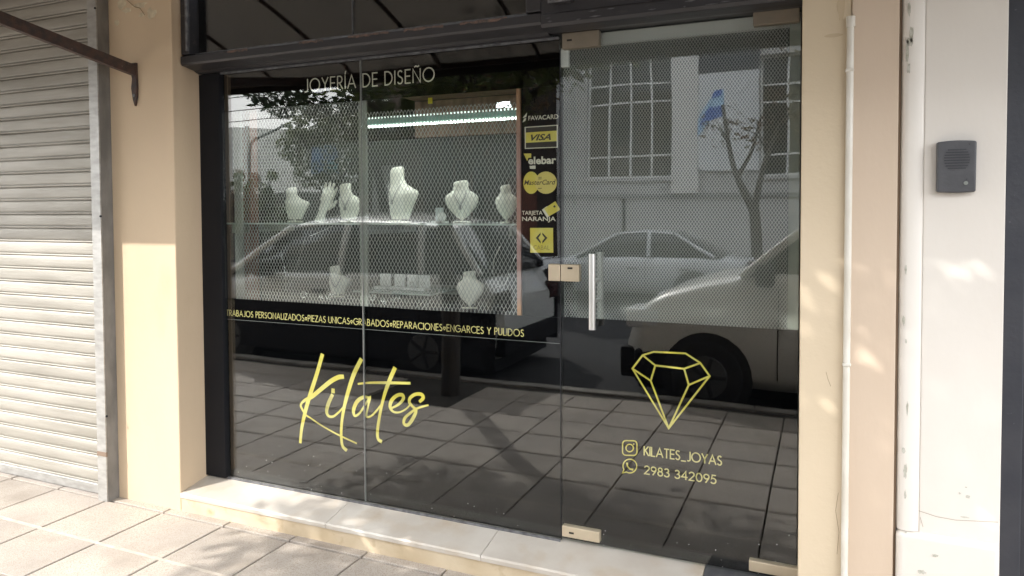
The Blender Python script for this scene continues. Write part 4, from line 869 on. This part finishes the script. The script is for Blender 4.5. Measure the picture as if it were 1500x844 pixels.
for (a, c, b_, d) in wins:
    f_ = MB(); 
    for zz in (c, c + (d - c) * .165, d - (d - c) * .40, d - (d - c) * .25, d - .05): f_.box((a, YB - .2, zz), (b_, YB - .17, zz + .045))
    nv = 4 if b_ - a > 2 else 3
    for k in range(nv + 1): x = a + (b_ - a - .05) * k / nv; f_.box((x, YB - .2, c), (x + .05, YB - .165, d))
    fo = loc(f_, wb).build('window', framew, wb)
    MB().box((a + .01, YB - .24, c + .01), (b_ - .01, YB - .22, d - .01)).local((-2.5, YB - 1, GZ)).build('pane', dglass, fo)
    loc(MB().box((a - .08, YB + .001, c - .08), (b_ + .08, YB + .06, c - .004)), wb).build('window_sill', plaster, wb)
db = empty('dark_brick_building', (-8, YB - 1, GZ), 'dark brown narrow building between the white building and the lower brown one', 'building')
loc(holes_wall(-10.0, -6.125, GZ, 7.8, [(-9.2, 1.0, -8.2, 2.9), (-7.6, GZ + .01, -6.7, 2.4), (-9.2, 4.2, -8.2, 6.0), (-7.6, 4.2, -6.7, 6.0)], YB - .5, YB - .1), db).build('wall', mat('dark_brown_brick', (.055, .04, .032), .85, (.035, .028, .024), 3, .5), db)
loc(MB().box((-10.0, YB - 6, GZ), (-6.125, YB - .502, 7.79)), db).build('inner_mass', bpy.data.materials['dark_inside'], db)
for (a, c, b_, d) in ((-9.2, 1.0, -8.2, 2.9), (-9.2, 4.2, -8.2, 6.0), (-7.6, 4.2, -6.7, 6.0)):
    fo = loc(MB().box((a, YB - .35, c), (b_, YB - .3, c + .05)).box((a, YB - .35, d - .05), (b_, YB - .3, d)).box((a, YB - .35, c + .05), (a + .05, YB - .3, d - .05)).box((b_ - .05, YB - .35, c + .05), (b_, YB - .3, d - .05)).box(((a + b_) / 2, YB - .35, c + .05), ((a + b_) / 2 + .04, YB - .3, d - .05)), db).build('window', bpy.data.materials['red_brown_wood'], db)
    MB().box((a + .01, YB - .38, c + .01), (b_ - .01, YB - .36, d - .01)).local((-8, YB - 1, GZ)).build('pane', dglass, fo)
loc(MB().box((-7.6, YB - .3, GZ + .01), (-6.7, YB - .25, 2.4)), db).build('door', woodr, db)
for px in (907,): X_ = -4.42; loc(MB().tube([(X_, YB + .04, .75), (X_, YB + .04, 1.79)], .035, 8), wb).build('drain_spout', blackm, wb); loc(MB().box((X_ - .09, YB + .001, .78), (X_ + .09, YB + .06, 1.0)), wb).build('meter_box', framew, wb)
bn = empty('banner', (-2.0, YB, 2.4), 'white banner with a slanted blue and light blue flag shape on the white building', 'banner')
loc(MB().box((-2.655, YB + .052, 2.4), (-1.37, YB + .07, 4.6)), bn).build('banner_sheet', mat('white_banner', (.66, .68, .7), .7), bn)
def BP(px, py):
    d = FW + RT * ((px - CX) / F_PX) + UP * ((CY - py) / F_PX); t = (2.907 + 14.0) / d.y; return d.x * t, 1.52 + d.z * t
blue = mat('flag_blue', (.03, .13, .5), .6); lblue = mat('flag_light_blue', (.30, .50, .72), .6)
def bpoly(n, pts, m, dy): q = [BP(*p) for p in pts]; loc(MB().add([(a, YB + dy, b) for a, b in q], [tuple(range(len(q)))]), bn).build(n, m, bn, fix=False)
bpoly('flag_shape', [(1050, 135), (1062, 132), (1063, 172), (1045, 178), (1022, 205), (1012, 212), (1018, 190), (1030, 165)], lblue, .0725)
bpoly('flag_patch', [(1040, 160), (1063, 156), (1060, 172), (1036, 182), (1026, 188), (1032, 172)], blue, .074)
bpoly('flag_patch', [(1048, 134), (1060, 131), (1058, 142), (1044, 146)], blue, .0745)
brb = empty('brown_building', (-11.5, -16, GZ), 'low brown building with a shuttered window behind the street trees', 'building')
loc(holes_wall(-12.3, -10.02, GZ, 7.5, [(-11.9, 1.2, -10.7, 2.8)], YB - .6, YB - .25), brb).build('wall', brownp, brb)
loc(MB().box((-11.9, YB - .5, 1.2), (-10.7, YB - .45, 2.8)), brb).build('window', framew, brb)
loc(MB().box((-12.4, YB - .62, 7.502), (-10.01, YB - .2, 7.62)), brb).build('roof_edge', concrete, brb)
pw = empty('pale_warehouse', (-20, -18, GZ), 'long weathered pale wall with a shallow gable, far left across the street', 'building')
pts = [(-30, -.3), (-30, 4.25), (-22.5, 4.35), (-20.6, 4.72), (-18.5, 4.5), (-12.7, 4.5), (-12.7, -.3)]
loc(MB().prism(pts, -18.6, -18), pw).build('wall', palewall, pw)
for xx in (-21.9, -19.9, -17.6, -15.8): loc(MB().box((xx, -17.998, 0), (xx + .12, -17.9, 4.7)), pw).build('pilaster_strip', palewall, pw)
bs = empty('hedge_wall', (-16, -15, GZ), 'low dark green corrugated fence before the pale wall', 'fence')
for k in range(24): loc(MB().box((-20.5 + k * .4, -15.4, GZ), (-20.5 + k * .4 + .36, -15.33 + .02 * (k % 2), 2.1)), bs).build('fence_panel', mat('grey_green_fence', (.10, .13, .10), .7, (.16, .14, .12), 1.0) if k == 0 else bpy.data.materials['grey_green_fence'], bs)
sg2 = empty('street_sign', (-12.3, -12.9, GZ), 'blue sign board with a turquoise corner on a post across the street', 'sign')
MB().tube([(0, 0, 0), (0, 0, 3.3)], .035, 8).build('post', greyst, sg2); MB().box((-.45, .036, 2.55), (.45, .07, 3.3)).build('board', mat('sign_blue', (.08, .16, .4), .5, (.12, .3, .45), 3), sg2)
MB().box((.15, .071, 2.6), (.42, .078, 2.85)).build('corner_patch', mat('turquoise', (.1, .5, .55), .5), sg2)
slp = empty('street_lamp', (-19.4, -24 + 6.3, GZ), 'curved arm street lamp standing before the pale wall across the street', 'street lamp')
MB().tube([(0, .1, 0), (0, .1, 3.6), (.05, .1, 4.0), (.25, .1, 4.2), (1.5, .1, 4.6)], [.07, .06, .055, .05, .045], 8).build('pole', greyst, slp); MB().box((1.45, .02, 4.56), (1.8, .18, 4.66)).build('lamp_head', greyst, slp)
for i, (z, s_) in enumerate(((6.7, .25), (6.3, .3), (5.65, .2), (5.5, .5))):
    pts = [(-45 + 45 * k / 12, -19.5 + i * .3, z - s_ * 4 * (k / 12) * (1 - k / 12)) for k in range(13)]
    o = MB().tube(pts, .018, 5).local(pts[0]).build('overhead_cable', rust, None, pts[0]); tag(o, ('topmost', 'second', 'third', 'lowest')[i] + ' of the cables strung across the sky above the pale wall', 'cable', 'overhead cables')

# ---- vehicles
def vehicle(name, x, y, L_, Wd, H, paint, label, cat, spec, z=ROAD):
    """nose towards -x; spec gives the side outline"""
    t = empty(name, (x, y, z), label, cat); hw_ = Wd / 2
    top = spec['top']; wb0, wb1, wr = spec['wheels']; zb = .22
    ins = lambda xx: min(1, .80 + .55 * min(xx / L_, 1 - xx / L_) / .12) if min(xx / L_, 1 - xx / L_) < .045 else min(1.0, .96 + .04 * min(1, min(xx, L_ - xx) / .5))
    R_ = []
    for (xx, zt) in top:
        h2 = hw_ * ins(xx); zz = zb + (.06 if xx < .1 or xx > L_ - .1 else 0)
        sec = [(-h2 * .9, zz), (-h2, zz + .12), (-h2 * 1.0, zz + (zt - zz) * .55), (-h2 * .985, zt - .06), (-h2 * .93, zt - .005), (-h2 * .5, zt + .02), (0, zt + .025)]
        sec = sec + [(-a, b) for a, b in reversed(sec[:-1])]
        R_.append([(xx, a, b) for a, b in sec])
    body = MB().rings(R_).build('body', paint, t)
    gh = spec['house']         # (x, z_base, z_top)
    R_ = []
    for (xx, z0_, z1_) in gh:
        k = (z1_ - z0_) / max(1e-3, max(g[2] - g[1] for g in gh)); a0_ = hw_ * .93; a1_ = hw_ * (.93 - .15 * k)
        R_.append([(xx, -a0_, z0_), (xx, -a1_, z1_ - .03 * k), (xx, -a1_ * .9, z1_), (xx, 0, z1_ + spec.get('crown', .015) * k), (xx, a1_ * .9, z1_), (xx, a1_, z1_ - .03 * k), (xx, a0_, z0_)])
    MB().rings(R_).build('cabin_glass', dglass, t)
    R_ = [[(p[0], p[1], p[2] + .008) for p in r[1:-1]] for (r, g) in zip(R_, gh) if g[3:]] if False else R_
    rf = [i for i, g in enumerate(gh) if g[2] > H - .12]
    rr_ = [[(q[0], q[1] * 1.01, q[2] + .006) for q in R_[i][1:-1]] + [(q[0], q[1] * .96, q[2] - .02) for q in reversed(R_[i][1:-1])] for i in rf]
    MB().rings(rr_).build('roof', paint, t)
    for s_ in (-1, 1):
        for (xa, za, xb, zb_) in spec['pillars']:
            a0_ = hw_ * .935; a1_ = hw_ * .80
            MB().tube([(xa, s_ * (a0_ + .012), za), ((xa + xb) / 2, s_ * ((a0_ + a1_) / 2 + .03), (za + zb_) / 2), (xb, s_ * (a1_ + .01), zb_)], .038, 6).build('pillar', paint, t)
        for xw in (wb0, wb1):
            MB().tube([(xw, s_ * (hw_ - .2), wr), (xw, s_ * (hw_ + .006), wr)], wr + .075, 22).build('wheel_arch', tyrem, t)
            w_ = MB().tube([(xw, s_ * (hw_ - .18), wr), (xw, s_ * (hw_ - .175), wr), (xw, s_ * (hw_ + .006), wr), (xw, s_ * (hw_ + .016), wr)], [wr * .9, wr, wr, wr * .93], 24).build('wheel', tyrem, t)
            MB().tube([(xw, s_ * (hw_ + .010), wr), (xw, s_ * (hw_ + .022), wr)], [wr * .62, wr * .58], 16).build('rim', rimm, w_)
            for k in range(5):
                a = 2 * pi * k / 5; MB().tube([(xw, s_ * (hw_ + .024), wr), (xw + wr * .55 * math.cos(a), s_ * (hw_ + .024), wr + wr * .55 * math.sin(a))], .018, 5).build('spoke', tyrem, w_)
        MB().box((spec['front'] - .08, s_ * hw_ * .55, spec['lz']), (spec['front'] + .22, s_ * hw_ * .99, spec['lz'] + .17)).build('headlight', headl, t, bevel=.03)
        MB().box((L_ - .06, s_ * hw_ * .62, spec['lz'] + .05), (L_ + .012, s_ * hw_ * .94, spec['lz'] + .25)).build('tail_light', redl, t, bevel=.02)
        mx0 = spec['mirror']; MB().box((mx0, s_ * hw_ * .95, spec['mz']), (mx0 + .14, s_ * (hw_ * .95 + .2), spec['mz'] + .17)).build('mirror', blackm, t, bevel=.03)
        for xd in spec['doors']: MB().box((xd, s_ * (hw_ + .0005), .32), (xd + .008, s_ * (hw_ + .003), spec['mz'] - .02)).build('door_gap', blackm, t)
        for xd in spec['handles']: MB().box((xd, s_ * (hw_ - .004), spec['mz'] - .16), (xd + .17, s_ * (hw_ + .02), spec['mz'] - .13)).build('door_handle', blackm, t, bevel=.006)
        if spec.get('strip'): a, b, c, d = spec['strip']; MB().box((a, s_ * hw_ * .99, c), (b, s_ * (hw_ + .018), d)).build('moulding_or_shade_band', blackm, t, bevel=.008)  # real moulding on the van, painted shade on the hatchback
    if spec.get('dbump'):
        for s_ in (-1, 1): MB().box((.10, s_ * hw_ * .86, .20), (wb0 - wr - .02, s_ * hw_ * 1.004, .50)).build('bumper_corner', blackm, t, bevel=.03)
    MB().box((-.05, -hw_ * .90, .22), (.10, hw_ * .90, .50)).build('front_bumper', blackm if spec.get('dbump') else paint, t, bevel=.03)
    MB().box((L_ - .10, -hw_ * .86, .28), (L_ + .03, hw_ * .86, .5)).build('rear_bumper', blackm if spec.get('dbump') else paint, t, bevel=.03)
    MB().box((.1, -hw_ * .8, .12), (L_ - .1, hw_ * .8, .24)).build('underbody', blackm, t)
    return t
silverp = mat('silver_car_paint', (.70, .69, .65), .3, metal=.0, coat=.8)
greyp2 = mat('pale_grey_car_paint', (.70, .71, .69), .25, coat=1.0)
whitecp = mat('white_car_paint', (.52, .53, .54), .25, coat=.6)
vehicle('parked_van', -1.62, -4.08, 4.1, 1.7, 1.82, silverp, 'silver compact van with a sloping bonnet parked nose left at the kerb', 'van', dict(
    top=[(0, .55), (.06, .72), (.18, .88), (.35, .97), (.7, 1.07), (1.05, 1.14), (1.3, 1.18), (3.9, 1.2), (4.02, 1.15), (4.1, .95)],
    house=[(.98, 1.10, 1.12), (1.35, 1.14, 1.48), (1.72, 1.15, 1.76), (2.1, 1.15, 1.81), (3.2, 1.15, 1.82), (3.85, 1.15, 1.79), (4.03, 1.12, 1.2)],
    wheels=(.72, 3.35, .30), pillars=[(1.0, 1.14, 1.72, 1.76), (2.2, 1.17, 2.25, 1.78), (3.25, 1.17, 3.25, 1.79), (3.98, 1.17, 3.86, 1.77)], front=.1, lz=.68, mirror=1.12, mz=1.08, doors=(1.28, 2.25), handles=(1.95,), strip=(1.45, 2.9, .46, .58), dbump=True))
vehicle('parked_hatchback', -7.0, -4.15, 4.15, 1.75, 1.585, greyp2, 'pale grey high roofed hatchback with lower body shade painted as a black band, parked left of the kerb tree', 'car', dict(
    top=[(0, .55), (.07, .72), (.25, .86), (.8, .96), (1.15, 1.02), (1.4, 1.04), (3.7, 1.08), (3.95, 1.05), (4.15, .8)],
    house=[(.75, .98, 1.0), (1.2, 1.02, 1.32), (1.6, 1.03, 1.55), (2.2, 1.03, 1.585), (3.0, 1.04, 1.58), (3.6, 1.05, 1.52), (3.98, 1.05, 1.12)],
    wheels=(.8, 3.35, .31), pillars=[(.8, 1.02, 1.6, 1.54), (2.3, 1.04, 2.35, 1.59), (3.3, 1.06, 3.25, 1.57), (3.95, 1.08, 3.6, 1.51)], front=.12, lz=.66, mirror=1.3, mz=1.0, doors=(1.25, 2.3, 3.25), handles=(1.98, 3.0), crown=.095, strip=(.02, 4.13, .20, .72), dbump=True))  # black strip and bumpers paint in the shade on the lower body
vehicle('parked_sedan', -5.35, -10.4, 4.25, 1.68, 1.32, whitecp, 'pale silver sedan parked across the street before the white building', 'car', dict(
    top=[(0, .5), (.08, .64), (.4, .74), (1.1, .83), (1.4, .86), (3.3, .88), (3.9, .85), (4.2, .8), (4.25, .6)],
    house=[(1.15, .82, .86), (1.55, .85, 1.12), (1.95, .86, 1.29), (2.4, .86, 1.32), (2.9, .87, 1.30), (3.2, .87, 1.18), (3.75, .86, .9)],
    wheels=(.78, 3.28, .29), pillars=[(1.2, .85, 1.95, 1.28), (2.5, .88, 2.5, 1.3), (3.65, .88, 2.95, 1.28)], front=.1, lz=.56, mirror=1.5, mz=.82, doors=(1.35, 2.45, 3.3), handles=(2.15, 3.05)))
